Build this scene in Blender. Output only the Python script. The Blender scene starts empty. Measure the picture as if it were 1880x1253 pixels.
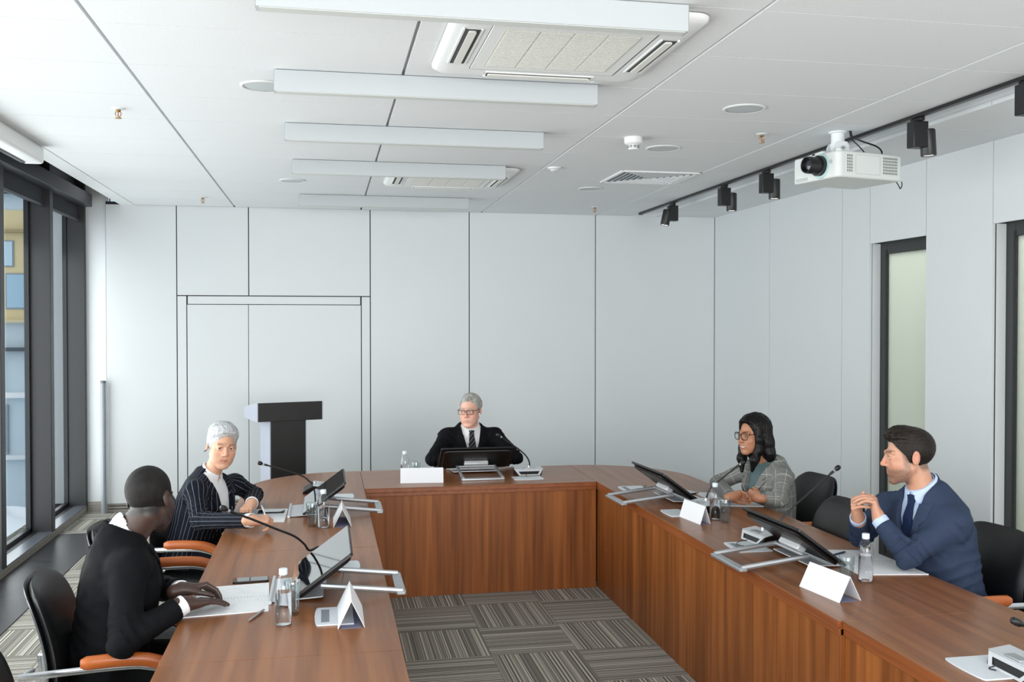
import bpy, bmesh, math, random
import numpy as np
from mathutils import Vector, Matrix
random.seed(7)
SC = bpy.context.scene
COL = SC.collection
PI = math.pi
R_ = math.radians

# ---------------------------------------------------------------- camera geometry (metres, z up, camera above the origin)
FPX, YAW, PIT, CZ = 1781.6, R_(10.9), R_(0.957), 1.83
_fw = np.array([math.sin(YAW)*math.cos(PIT), math.cos(YAW)*math.cos(PIT), -math.sin(PIT)])
_rt = np.array([math.cos(YAW), -math.sin(YAW), 0.0])
_dn = np.cross(_fw, _rt)
def at(u, v, ax, val):
    """world point where the sight line of a photo pixel meets the plane x/y/z = val"""
    d = _fw*FPX + _rt*(u-940) + _dn*(v-626.5)
    o = np.array([0, 0, CZ]); i = 'xyz'.index(ax)
    return Vector(o + d*((val-o[i])/d[i]))
TZ = 0.74            # table top height
def tb(u, v, z=TZ): return at(u, v, 'z', z)

# ---------------------------------------------------------------- materials
def lin(c):
    return tuple(((x/255)/12.92 if x/255 <= 0.04045 else ((x/255+0.055)/1.055)**2.4) for x in c) + (1.0,)
MATS = {}
def mat(name, c=(200,200,200), rough=0.5, metal=0.0, spec=0.5, noise=0.0, nscale=60.0, bump=0.0, bscale=200.0, sheen=0.0, coat=0.0):
    if name in MATS: return MATS[name]
    m = bpy.data.materials.new(name); m.use_nodes = True
    nt = m.node_tree; b = nt.nodes['Principled BSDF']
    b.inputs['Base Color'].default_value = lin(c)
    b.inputs['Roughness'].default_value = rough
    b.inputs['Metallic'].default_value = metal
    b.inputs['Specular IOR Level'].default_value = spec
    b.inputs['Sheen Weight'].default_value = sheen
    b.inputs['Coat Weight'].default_value = coat
    if noise or bump:
        tc = nt.nodes.new('ShaderNodeTexCoord')
        n = nt.nodes.new('ShaderNodeTexNoise'); n.inputs['Scale'].default_value = nscale; n.inputs['Detail'].default_value = 4
        nt.links.new(tc.outputs['Object'], n.inputs['Vector'])
        if noise:
            mx = nt.nodes.new('ShaderNodeMixRGB')
            l = lin(c)
            mx.inputs[1].default_value = tuple(max(0, x*(1-noise)) for x in l[:3])+(1,)
            mx.inputs[2].default_value = tuple(min(1, x*(1+noise)) for x in l[:3])+(1,)
            nt.links.new(n.outputs['Fac'], mx.inputs[0]); nt.links.new(mx.outputs[0], b.inputs['Base Color'])
        if bump:
            n2 = nt.nodes.new('ShaderNodeTexNoise'); n2.inputs['Scale'].default_value = bscale; n2.inputs['Detail'].default_value = 3
            nt.links.new(tc.outputs['Object'], n2.inputs['Vector'])
            bp = nt.nodes.new('ShaderNodeBump'); bp.inputs['Strength'].default_value = bump; bp.inputs['Distance'].default_value = 0.002
            nt.links.new(n2.outputs['Fac'], bp.inputs['Height']); nt.links.new(bp.outputs['Normal'], b.inputs['Normal'])
    MATS[name] = m
    return m
class NT:
    """tiny node-graph helper"""
    def __init__(s, name):
        s.m = bpy.data.materials.new(name); s.m.use_nodes = True; s.t = s.m.node_tree
        s.b = s.t.nodes['Principled BSDF']; MATS[name] = s.m
    def n(s, typ, **kw):
        x = s.t.nodes.new('ShaderNode'+typ)
        for k, v in kw.items():
            setattr(x, k, v)
        return x
    def set(s, sock, v):
        if hasattr(v, 'is_output'): s.t.links.new(v, sock)
        else: sock.default_value = v
    def math(s, op, a, b=0.0, c=0.0):
        x = s.n('Math', operation=op)
        s.set(x.inputs[0], a); s.set(x.inputs[1], b); s.set(x.inputs[2], c)
        return x.outputs[0]
    def mix(s, f, a, b):
        x = s.n('MixRGB'); s.set(x.inputs[0], f); s.set(x.inputs[1], a); s.set(x.inputs[2], b); return x.outputs[0]
    def ramp(s, f, *stops):
        x = s.n('ValToRGB'); s.set(x.inputs[0], f)
        e = x.color_ramp.elements
        while len(e) < len(stops): e.new(0.5)
        for i, (p, c) in enumerate(stops):
            e[i].position = p; e[i].color = c
        return x.outputs[0]
    def noise(s, vec, scale, detail=4.0, rough=0.5, dims='3D', w=None):
        x = s.n('TexNoise', noise_dimensions=dims)
        if dims == '1D': s.set(x.inputs['W'], w)
        else: s.set(x.inputs['Vector'], vec)
        x.inputs['Scale'].default_value = scale; x.inputs['Detail'].default_value = detail; x.inputs['Roughness'].default_value = rough
        return x.outputs['Fac']
    def scaled(s, vec, sc):
        x = s.n('Mapping'); s.set(x.inputs['Vector'], vec); x.inputs['Scale'].default_value = sc; return x.outputs[0]
    def pos(s): return s.n('NewGeometry').outputs['Position']
    def obj(s): return s.n('TexCoord').outputs['Object']
    def xyz(s, vec):
        x = s.n('SeparateXYZ'); s.set(x.inputs[0], vec); return x.outputs
    def bump(s, h, strength=0.3, dist=0.002):
        x = s.n('Bump'); s.set(x.inputs['Height'], h); x.inputs['Strength'].default_value = strength; x.inputs['Distance'].default_value = dist
        s.t.links.new(x.outputs[0], s.b.inputs['Normal'])

def wood(name, axis, ca, cb, cc, rough, planks=0.0):
    """cherry veneer whose grain runs along one world axis"""
    g = NT(name); p = g.pos()
    st = [26, 26, 26]; st[axis] = 1.1
    st2 = [160, 160, 160]; st2[axis] = 3.0
    n1 = g.noise(g.scaled(p, st), 1.0, 2, 0.5); n2 = g.noise(g.scaled(p, st2), 1.0, 1, 0.5)
    f = g.math('ADD', g.math('MULTIPLY', n1, 0.84), g.math('MULTIPLY', n2, 0.16))
    col = g.ramp(f, (0.22, lin(ca)), (0.50, lin(cb)), (0.80, lin(cc)))
    if planks:
        x = g.xyz(p); s = g.math('ADD', x[0], x[1])
        k = g.math('FLOOR', g.math('DIVIDE', s, planks))
        wn = g.n('TexWhiteNoise', noise_dimensions='1D'); g.set(wn.inputs['W'], k)
        sc = g.math('MULTIPLY_ADD', wn.outputs['Value'], 0.30, 0.84)
        vm = g.n('VectorMath', operation='SCALE'); g.set(vm.inputs[0], col); g.set(vm.inputs['Scale'], sc); col = vm.outputs[0]
    g.set(g.b.inputs['Base Color'], col); g.b.inputs['Roughness'].default_value = rough
    if planks: g.b.inputs['Specular IOR Level'].default_value = 0.3
    return g.m

M_WTOP_Y = wood('cherry_veneer_along_arm', 1, (106,64,36), (136,86,51), (158,104,64), 0.32)
M_WTOP_X = wood('cherry_veneer_across', 0, (106,64,36), (135,85,50), (157,103,63), 0.32)
M_WPANEL = wood('cherry_panel_upright', 2, (98,52,22), (139,80,37), (166,102,52), 0.40, 0.115)
M_WEDGE = wood('cherry_edge', 1, (112,58,27), (136,74,36), (156,90,48), 0.33)
M_ARM = wood('orange_beech', 0, (146,70,26), (170,88,36), (186,104,48), 0.32)

def carpet():
    g = NT('striped_carpet_tiles'); x = g.xyz(g.pos()); S = 0.489
    tx = g.math('FLOOR', g.math('DIVIDE', g.math('SUBTRACT', x[0], 0.900), S))
    ty = g.math('FLOOR', g.math('DIVIDE', g.math('SUBTRACT', x[1], 6.240), S))
    par = g.math('FLOORED_MODULO', g.math('ADD', tx, ty), 2.0)     # tile (0,-1): stripes run into the room
    seed = g.math('ADD', g.math('MULTIPLY', tx, 3.7), g.math('MULTIPLY', ty, 9.1))
    a = g.math('ADD', g.math('MULTIPLY', x[0], par), g.math('MULTIPLY', x[1], g.math('SUBTRACT', 1.0, par)))
    w = g.math('ADD', a, seed)
    n = g.noise(None, 95.0, 1.5, 0.6, '1D', w)
    fine = g.noise(g.pos(), 420.0, 2)
    wide = g.noise(None, 16.0, 0.0, 0.5, '1D', w)
    f = g.math('ADD', n, g.math('MULTIPLY', g.math('SUBTRACT', fine, 0.5), 0.22))
    f = g.math('ADD', f, g.math('MULTIPLY', g.math('SUBTRACT', wide, 0.5), 0.25))
    col = g.ramp(f, (0.33, lin((70,68,62))), (0.45, lin((108,105,96))), (0.56, lin((140,136,126))), (0.68, lin((200,196,184))))
    def edge(c, o):
        fr = g.math('FRACT', g.math('ADD', g.math('DIVIDE', g.math('SUBTRACT', c, o), S), 100.0))
        return g.math('GREATER_THAN', g.math('ABSOLUTE', g.math('SUBTRACT', fr, 0.5)), 0.4945)
    e = g.math('MAXIMUM', edge(x[0], 0.900), edge(x[1], 6.240))
    col = g.mix(g.math('MULTIPLY', e, 0.55), col, lin((58,54,50)))
    g.set(g.b.inputs['Base Color'], col); g.b.inputs['Roughness'].default_value = 0.92
    g.b.inputs['Specular IOR Level'].default_value = 0.2; g.b.inputs['Sheen Weight'].default_value = 0.15
    g.bump(g.math('ADD', fine, g.math('MULTIPLY', n, 1.5)), 0.4, 0.003)
    return g.m
M_CARPET = carpet()
def planks():
    g = NT('dark_plank_flooring'); p = g.pos()
    n = g.noise(g.scaled(p, (3, 75, 20)), 1.0, 5, 0.65)
    col = g.ramp(n, (0.34, lin((24,25,28))), (0.52, lin((40,41,45))), (0.70, lin((66,67,70))))
    g.set(g.b.inputs['Base Color'], col); g.set(g.b.inputs['Roughness'], g.math('MULTIPLY_ADD', n, 0.3, 0.22))
    g.bump(n, 0.25, 0.002)
    return g.m
M_PLANK = planks()
def tile_white():
    g = NT('white_ceiling_tile'); n = g.noise(g.pos(), 90.0, 5, 0.7)
    g.set(g.b.inputs['Base Color'], g.mix(n, lin((218,221,223)), lin((234,236,237))))
    g.b.inputs['Roughness'].default_value = 0.9; g.bump(n, 0.12, 0.002)
    return g.m
M_TILE = tile_white()
M_WALL = mat('pale_grey_wall_panel', (219,223,225), 0.42, noise=0.012, nscale=3.0)
M_JOINT = mat('dark_joint', (52,56,58), 0.8)
M_WHITE = mat('white_plastic', (232,234,233), 0.4)
M_WPAINT = mat('white_metal_paint', (226,229,231), 0.45)
M_CREAM = mat('cream_plastic', (224,224,218), 0.5)
M_GREYMETAL = mat('dark_grey_window_metal', (40,41,43), 0.45)
M_DARKMETAL = mat('near_black_metal', (30,33,38), 0.45, 0.2)
M_BLACK = mat('black_plastic', (18,19,21), 0.38)
M_BLACKG = mat('black_gloss', (10,11,13), 0.12)
M_VOID = mat('dark_void', (12,12,14), 0.9)
M_CHROME = mat('chrome', (205,208,212), 0.16, 1.0)
M_SILVER = mat('silver_paint', (178,182,186), 0.32, 0.65)
M_LEATHER = mat('black_leather', (14,15,17), 0.42, noise=0.12, nscale=40, bump=0.25, bscale=260)
M_BRASS = mat('brass', (176,146,96), 0.35, 0.9)
M_CONCRETE = mat('beige_stone_kerb', (140,134,124), 0.8, noise=0.15, nscale=30)
M_PAPER = mat('white_paper', (238,240,243), 0.7)
M_CARD = mat('white_card', (236,238,242), 0.6)
M_CARDIN = mat('grey_blue_card', (120,124,150), 0.7)
M_BASEB = mat('taupe_baseboard', (150,145,138), 0.6)
M_LECT = mat('dark_wenge_laminate', (24,22,22), 0.45, noise=0.2, nscale=25)
M_LECTS = mat('pale_grey_side', (164,168,182), 0.4)  # lectern side faces, coloured a paler grey than its front
M_DOORG = mat('charcoal_door_frame', (52,56,56), 0.5)

def glassy(name, tint=(255,255,255), refl=0.0, rough=0.02):
    """thin clear pane: lets light straight through and mirrors a little at the edge"""
    m = bpy.data.materials.new(name); m.use_nodes = True; t = m.node_tree; t.nodes.clear()
    o = t.nodes.new('ShaderNodeOutputMaterial'); tr = t.nodes.new('ShaderNodeBsdfTransparent'); gl = t.nodes.new('ShaderNodeBsdfGlossy')
    fr = t.nodes.new('ShaderNodeFresnel'); fr.inputs['IOR'].default_value = 1.45
    if refl:                                                    # thick vessel walls: brighter towards the rim of the outline
        fr = t.nodes.new('ShaderNodeLayerWeight'); fr.inputs['Blend'].default_value = refl
    mx = t.nodes.new('ShaderNodeMixShader')
    tr.inputs['Color'].default_value = lin(tint); gl.inputs['Roughness'].default_value = rough
    ge = t.nodes.new('ShaderNodeNewGeometry'); su = t.nodes.new('ShaderNodeMath'); su.operation = 'SUBTRACT'; su.use_clamp = True
    t.links.new(fr.outputs[0], su.inputs[0]); t.links.new(ge.outputs['Backfacing'], su.inputs[1])
    t.links.new(su.outputs[0], mx.inputs[0]); t.links.new(tr.outputs[0], mx.inputs[1]); t.links.new(gl.outputs[0], mx.inputs[2])
    t.links.new(mx.outputs[0], o.inputs['Surface']); MATS[name] = m
    return m
M_GLASS = glassy('window_glass', (249,252,252))
def clear(name, c, ior, rough=0.0):
    m = mat(name, c, rough); b = m.node_tree.nodes['Principled BSDF']
    b.inputs['Transmission Weight'].default_value = 1.0; b.inputs['IOR'].default_value = ior
    return m
M_BOTTLE = glassy('clear_bottle_plastic', (253,254,255), 0.42, 0.06)
M_WATER = clear('water', (250,252,255), 1.18)
M_TUMBLER = glassy('clear_tumbler_glass', (236,241,242), 0.5, 0.03)
def frosted():
    m = bpy.data.materials.new('frosted_door_glass'); m.use_nodes = True; t = m.node_tree; b = t.nodes['Principled BSDF']
    b.inputs['Base Color'].default_value = lin((222,226,220)); b.inputs['Roughness'].default_value = 0.25
    tr = t.nodes.new('ShaderNodeBsdfTranslucent'); tr.inputs['Color'].default_value = lin((232,237,230))
    mx = t.nodes.new('ShaderNodeMixShader'); mx.inputs[0].default_value = 0.6
    o = t.nodes['Material Output']
    t.links.new(b.outputs[0], mx.inputs[1]); t.links.new(tr.outputs[0], mx.inputs[2]); t.links.new(mx.outputs[0], o.inputs['Surface'])
    MATS['frosted'] = m; return m
M_FROST = frosted()
def emit(name, c, s):
    m = mat(name, c, 0.4); b = m.node_tree.nodes['Principled BSDF']
    b.inputs['Emission Color'].default_value = lin(c); b.inputs['Emission Strength'].default_value = s
    return m
M_LAMP = emit('lit_spot_lens', (255,252,244), 2.5)

# ---------------------------------------------------------------- mesh building
class MB:
    def __init__(s): s.v = []; s.f = []; s.mi = []; s.cur = 0
    def _add(s, vs, fs):
        o = len(s.v); s.v += [tuple(x) for x in vs]; s.f += [tuple(i+o for i in f) for f in fs]; s.mi += [s.cur]*len(fs); return s
    def mat(s, i): s.cur = i; return s
    def box(s, lo, hi, M=None):
        vs = [Vector((x, y, z)) for z in (lo[2], hi[2]) for y in (lo[1], hi[1]) for x in (lo[0], hi[0])]
        if M: vs = [M @ v for v in vs]
        return s._add(vs, [(0,2,3,1), (4,5,7,6), (0,1,5,4), (2,6,7,3), (0,4,6,2), (1,3,7,5)])
    def prism(s, poly, z0, z1, M=None):
        """polygon (counter-clockwise, local xy) extruded in z"""
        n = len(poly); vs = [Vector((p[0], p[1], z0)) for p in poly] + [Vector((p[0], p[1], z1)) for p in poly]
        if M: vs = [M @ v for v in vs]
        return s._add(vs, [tuple(range(n-1, -1, -1)), tuple(range(n, 2*n))] + [(i, (i+1) % n, n+(i+1) % n, n+i) for i in range(n)])
    def lathe(s, prof, n=24, M=None, cap=True):
        """(radius, z) profile turned about z"""
        vs = []; fs = []
        for r, z in prof:
            vs += [Vector((r*math.cos(2*PI*k/n), r*math.sin(2*PI*k/n), z)) for k in range(n)]
        for i in range(len(prof)-1):
            fs += [(i*n+k, i*n+(k+1) % n, (i+1)*n+(k+1) % n, (i+1)*n+k) for k in range(n)]
        if cap:
            fs.append(tuple(range(n-1, -1, -1))); fs.append(tuple((len(prof)-1)*n+k for k in range(n)))
        if M: vs = [M @ v for v in vs]
        return s._add(vs, fs)
    def tube(s, path, r, n=10, closed=False, sx=1.0, up=None):
        """round (or flattened) bar along a path; r may be one radius or a list"""
        P = [Vector(p) for p in path]; m = len(P); vs = []; fs = []
        rr = r if isinstance(r, (list, tuple)) else [r]*m
        side = None
        for i, p in enumerate(P):
            a = P[(i-1) % m] if (closed or i > 0) else p; b = P[(i+1) % m] if (closed or i < m-1) else p
            t = (b-a).normalized()
            ref = Vector(up) if up else (side if side is not None else (Vector((0,0,1)) if abs(t.z) < 0.9 else Vector((1,0,0))))
            if up or side is None: x = t.cross(ref).normalized()
            else: x = (side - t*side.dot(t)).normalized()
            side = x; y = x.cross(t)
            vs += [p + (x*math.cos(2*PI*k/n)*sx + y*math.sin(2*PI*k/n))*rr[i] for k in range(n)]
        for i in range(m if closed else m-1):
            j = (i+1) % m
            fs += [(i*n+k, j*n+k, j*n+(k+1) % n, i*n+(k+1) % n) for k in range(n)]
        if not closed: fs += [tuple(range(n)), tuple((m-1)*n+k for k in range(n-1, -1, -1))]
        return s._add(vs, fs)
    def grid(s, fn, nu, nv, closeu=False):
        vs = [Vector(fn(i/(nu if closeu else nu-1), j/(nv-1))) for j in range(nv) for i in range(nu)]
        fs = []
        for j in range(nv-1):
            for i in range(nu if closeu else nu-1):
                k = (i+1) % nu
                fs.append((j*nu+i, j*nu+k, (j+1)*nu+k, (j+1)*nu+i))
        return s._add(vs, fs)
    def build(s, name, mats, parent=None, bevel=0.0, seg=2, smooth=35, loc=None, rot=None, sub=0, fixn=True):
        me = bpy.data.meshes.new(name); me.from_pydata(s.v, [], s.f)
        if fixn:
            bm = bmesh.new(); bm.from_mesh(me); bmesh.ops.recalc_face_normals(bm, faces=bm.faces); bm.to_mesh(me); bm.free()
        if not isinstance(mats, (list, tuple)): mats = [mats]
        for m in mats: me.materials.append(m)
        if len(mats) > 1: me.polygons.foreach_set('material_index', s.mi)
        if smooth:
            me.polygons.foreach_set('use_smooth', [True]*len(me.polygons)); me.set_sharp_from_angle(angle=R_(smooth))
        o = bpy.data.objects.new(name, me); COL.objects.link(o)
        if parent: o.parent = parent
        if loc is not None: o.location = loc
        if rot is not None: o.rotation_euler = rot
        if bevel:
            b = o.modifiers.new('bevel', 'BEVEL'); b.width = bevel; b.segments = seg; b.limit_method = 'ANGLE'; b.angle_limit = R_(40)
        if sub:
            b = o.modifiers.new('sub', 'SUBSURF'); b.levels = sub; b.render_levels = sub
        return o
def tag(o, label, cat, group=None, kind=None):
    o['label'] = label; o['category'] = cat
    if group: o['group'] = group
    if kind: o['kind'] = kind
    return o
def thing(name, loc, label, cat, rz=0.0, group=None):
    o = bpy.data.objects.new(name, None); COL.objects.link(o); o.location = loc; o.rotation_euler = (0, 0, rz); o.empty_display_size = 0.1
    return tag(o, label, cat, group)
def struct(o):
    o['kind'] = 'structure'; return o
def dup(root, loc, rz=0.0, label=None, group=None):
    r = root.copy(); COL.objects.link(r); r.location = loc; r.rotation_euler = (0, 0, rz)
    if label: r['label'] = label
    if group: r['group'] = group
    for ch in list(root.children):
        c = ch.copy(); COL.objects.link(c); c.parent = r
        for g in list(ch.children):
            d = g.copy(); COL.objects.link(d); d.parent = c
    return r
def arc(c, r, a0, a1, n, plane='xy'):
    out = []
    for i in range(n+1):
        a = a0+(a1-a0)*i/n; x, y = r*math.cos(a), r*math.sin(a)
        out.append({'xy': Vector((c[0]+x, c[1]+y, c[2])), 'yz': Vector((c[0], c[1]+x, c[2]+y)), 'xz': Vector((c[0]+x, c[1], c[2]+y))}[plane])
    return out
def bez(pts, n=16):
    """smooth curve (Catmull-Rom) through points"""
    P = [Vector(p) for p in pts]; P = [P[0]*2-P[1]] + P + [P[-1]*2-P[-2]]; out = []
    for i in range(1, len(P)-2):
        for k in range(n):
            t = k/n
            out.append(0.5*((2*P[i]) + (P[i+1]-P[i-1])*t + (2*P[i-1]-5*P[i]+4*P[i+1]-P[i+2])*t*t + (3*P[i]-P[i-1]-3*P[i+1]+P[i+2])*t**3))
    out.append(P[-2]); return out
def rrect(x0, y0, x1, y1, r, n=5):
    out = []
    for cx, cy, a in ((x1-r, y0+r, -PI/2), (x1-r, y1-r, 0), (x0+r, y1-r, PI/2), (x0+r, y0+r, PI)):
        out += [(cx+r*math.cos(a+PI/2*k/n), cy+r*math.sin(a+PI/2*k/n)) for k in range(n+1)]
    return out
# ================================================================ ROOM SHELL
XL, XR, YB, CEIL = -2.29, 4.18, 10.0, 3.0
YN = -3.0                                    # wall behind the camera
struct(MB().box((-2.7, YN, -0.12), (XR+0.1, 10.25, 0)).build('floor', M_CARPET, smooth=0))
struct(MB().box((XL+0.002, YN, 0.0), (-1.882, 9.02, 0.006)).build('trim_1', M_PLANK, smooth=0))       # dark plank strip along the windows
# --- ceiling: tiles with open joints, a backing above, and a slot for the track
b = MB(); xs = [-1.815, -0.878, 0.3615, 1.601, 2.844, 3.25]; dy = 0.6113; y0 = 3.39
for i in range(5):
    xa = xs[i]+(0.008 if i else 0); xb = xs[i+1]-(0.008 if i < 4 else 0)
    for k in range(-11, 12):
        ya = y0+k*dy; yb = min(ya+dy, YB-0.004)
        if ya > YB-0.05: continue
        b.box((xa, ya+0.0022, CEIL), (xb, yb-0.0022, CEIL+0.022))
for k in range(-11, 12):
    ya = y0+k*dy; yb = min(ya+dy, YB-0.004)
    if ya > YB-0.05: continue
    b.box((3.49, ya+0.0022, CEIL), (XR, yb-0.0022, CEIL+0.022))
b.mat(1).box((-1.95, YN, CEIL+0.022), (3.25, 10.1, CEIL+0.03)).box((3.49, YN, CEIL+0.022), (XR+.05, YB, CEIL+0.03))
b.mat(2).box((3.24, YB-.004, CEIL+.0), (3.5, YB+.02, CEIL+.17)).box((3.49, YN, CEIL+0.03), (3.50, YB, CEIL+0.16)).box((3.24, YN, CEIL+0.03), (3.25, YB, CEIL+0.16)).box((3.24, YN, CEIL+0.16), (3.5, YB, CEIL+0.17))
struct(b.build('ceiling', [M_TILE, mat('ceiling_grid', (205,208,210), 0.6), M_WPAINT], smooth=0))
struct(MB().prism([(-1.95, CEIL-0.004), (-1.818, CEIL-0.004), (-1.818, CEIL+0.03), (-1.94, CEIL+0.05), (-1.95, CEIL+0.05)], 0, 10.1-YN,
       Matrix.Translation((0, 10.1, 0)) @ Matrix.Rotation(PI/2, 4, 'X')).build('trim_2', M_WHITE, smooth=0))   # white edge profile of the ceiling
struct(MB().box((-2.75, YN, 3.42), (-1.94, 10.2, 3.46)).box((-1.95, YN, CEIL+0.05), (-1.94, 10.1, 3.42)).build('trim_3', M_VOID, smooth=0))   # dark void above the window head
# --- back wall: flat panels with dark joints
J = 0.005
def panels(b, ax, const, th, rects, j=J):
    for a0, a1, z0, z1 in rects:
        lo, hi = (a0+j, z0), (a1-j, z1)
        if ax == 'y': b.box((lo[0], const, z0), (hi[0], const+th, z1))
        else: b.box((const, lo[0], z0), (const+th, hi[0], z1))
b = MB(); ZB = 0.085
cols = [(-2.09, -1.431), (0.454, 1.473), (1.473, 2.831), (2.831, XR)]
panels(b, 'y', YB, 0.02, [(c[0], c[1], ZB, CEIL) for c in cols] + [(-1.431, -0.746, 2.123, CEIL), (-0.746, 0.454, 2.123, CEIL)])
panels(b, 'y', YB, 0.02, [(-1.431, -1.338, ZB, 2.113), (0.362, 0.454, ZB, 2.113), (-1.333, 0.357, 2.036, 2.113)])
b.mat(1).box((-2.09, YB+0.02, 0), (XR+.1, YB+0.1, CEIL+0.03)).box((XR-.0052, YB, 0), (XR+.03, YB+0.03, CEIL))
b.mat(0).box((-2.092, YB, ZB), (-2.088, YB+0.14, CEIL)).box((-2.75, 10.1, ZB), (-2.08, 10.12, 3.42)).mat(1).box((-2.75, 10.12, 0), (-2.08, 10.2, 3.42))
struct(b.build('wall_back', [M_WALL, M_JOINT], smooth=0))
d = struct(MB().box((-1.334, YB+0.002, ZB), (-0.753, YB+0.018, 2.029)).box((-0.747, YB+0.002, ZB), (0.358, YB+0.018, 2.029)).build('door_1', M_WALL, bevel=0.001))
struct(MB().box((-2.085, YB+0.008, 0), (XR, YB+0.02, 0.025)).box((-2.085, YB+0.008, 0.033), (XR, YB+0.02, 0.055)).box((-2.085, YB+0.008, 0.063), (XR, YB+0.02, ZB))
       .box((-2.29, 10.085, 0), (-2.09, 10.099, 0.03)).box((-2.29, 10.088, 0.03), (-2.09, 10.099, 0.06)).box((-2.29, 10.085, 0.06), (-2.09, 10.099, ZB+.01)).build('baseboard_back', M_BASEB, bevel=0.002))
# --- right wall: panels, two recessed glass doors and a lit corridor behind
D1 = (6.204, 6.925, 2.463); D2 = (4.60, 5.497, 2.475)
b = MB()
panels(b, 'x', XR, 0.02, [(8.666, YB, ZB, CEIL), (7.338, 8.666, ZB, CEIL), (D1[1], 7.338, ZB, CEIL), (D1[0], D1[1], D1[2], CEIL), (D2[1]+.006, D1[0], ZB, CEIL), (D2[0], D2[1]+.006, D2[2], CEIL), (1.2, D2[0], ZB, CEIL), (YN, 1.2, ZB, CEIL)], 0.003)
b.mat(1).box((XR+0.02, D1[1], 0), (XR+0.09, YB, CEIL)).box((XR+0.02, D2[1], 0), (XR+0.09, D1[0], CEIL)).box((XR+0.02, YN, 0), (XR+0.09, D2[0], CEIL))
b.box((XR+0.02, D1[0], D1[2]+.012), (XR+0.09, D1[1], CEIL)).box((XR+0.02, D2[0], D2[2]+.012), (XR+0.09, D2[1], CEIL))
b.mat(0)
for D in (D1, D2):                                           # pale reveals, set a little back behind a dark edge
    b.box((XR+0.022, D[1]-0.004, 0), (XR+0.09, D[1]+0.004, D[2])).box((XR+0.022, D[0]-0.004, 0), (XR+0.09, D[0]+0.004, D[2]))
struct(b.build('wall_right', [M_WALL, M_JOINT], smooth=0))
struct(MB().box((XR-0.006, 6.925, 0), (XR+0.0, YB, ZB)).box((XR-0.006, 5.5, 0), (XR+0.0, 6.204, ZB)).box((XR-.006, YN, 0), (XR, 4.6, ZB)).build('baseboard_right', M_BASEB, bevel=0.002))
for i, D in enumerate((D1, D2)):
    f = 0.085; xf = XR+0.092
    b = MB().box((xf, D[0]-.02, 0), (xf+0.05, D[0]+f, D[2]+.02)).box((xf, D[1]-f, 0), (xf+0.05, D[1]+.02, D[2]+.02)).box((xf, D[0]+f, D[2]-f), (xf+0.05, D[1]-f, D[2]+.02)).box((xf, D[0]+f, 0), (xf+0.05, D[1]-f, 0.08))
    dr = struct(b.build('door_%d' % (i+2), M_DOORG, bevel=0.003))
    MB().box((xf+0.02, D[0]+f, 0.08), (xf+0.03, D[1]-f, D[2]-f)).build('glass_panel', M_FROST, dr, smooth=0)
    MB().box((xf-0.004, D[1]-f-.006, 0.05), (xf+0.0, D[1]-f+.012, D[2]-.05)).build('gasket', M_BLACK, dr, smooth=0)
struct(MB().box((5.6, 3.5, 0), (5.65, 8.0, CEIL)).box((XR+.1, 7.95, 0), (5.6, 8.0, CEIL)).box((XR+.1, 3.5, 0), (5.6, 3.55, CEIL)).box((XR+.1, 3.5, CEIL), (5.65, 8.0, CEIL+.05)).box((XR+.1, 3.5, -0.05), (5.65, 8.0, 0)).build('wall_corridor', mat('corridor_paint', (222,225,218), 0.7), smooth=0))
# --- wall behind the camera with an opening added for the fill lamp, never in view
b = MB().box((-2.7, YN-0.1, 0), (-1.6, YN, CEIL)).box((3.6, YN-0.1, 0), (XR+.1, YN, CEIL)).box((-1.6, YN-0.1, 0), (3.6, YN, 0.6)).box((-1.6, YN-0.1, 2.8), (3.6, YN, CEIL))
struct(b.build('wall_front', M_WALL, smooth=0))

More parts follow.
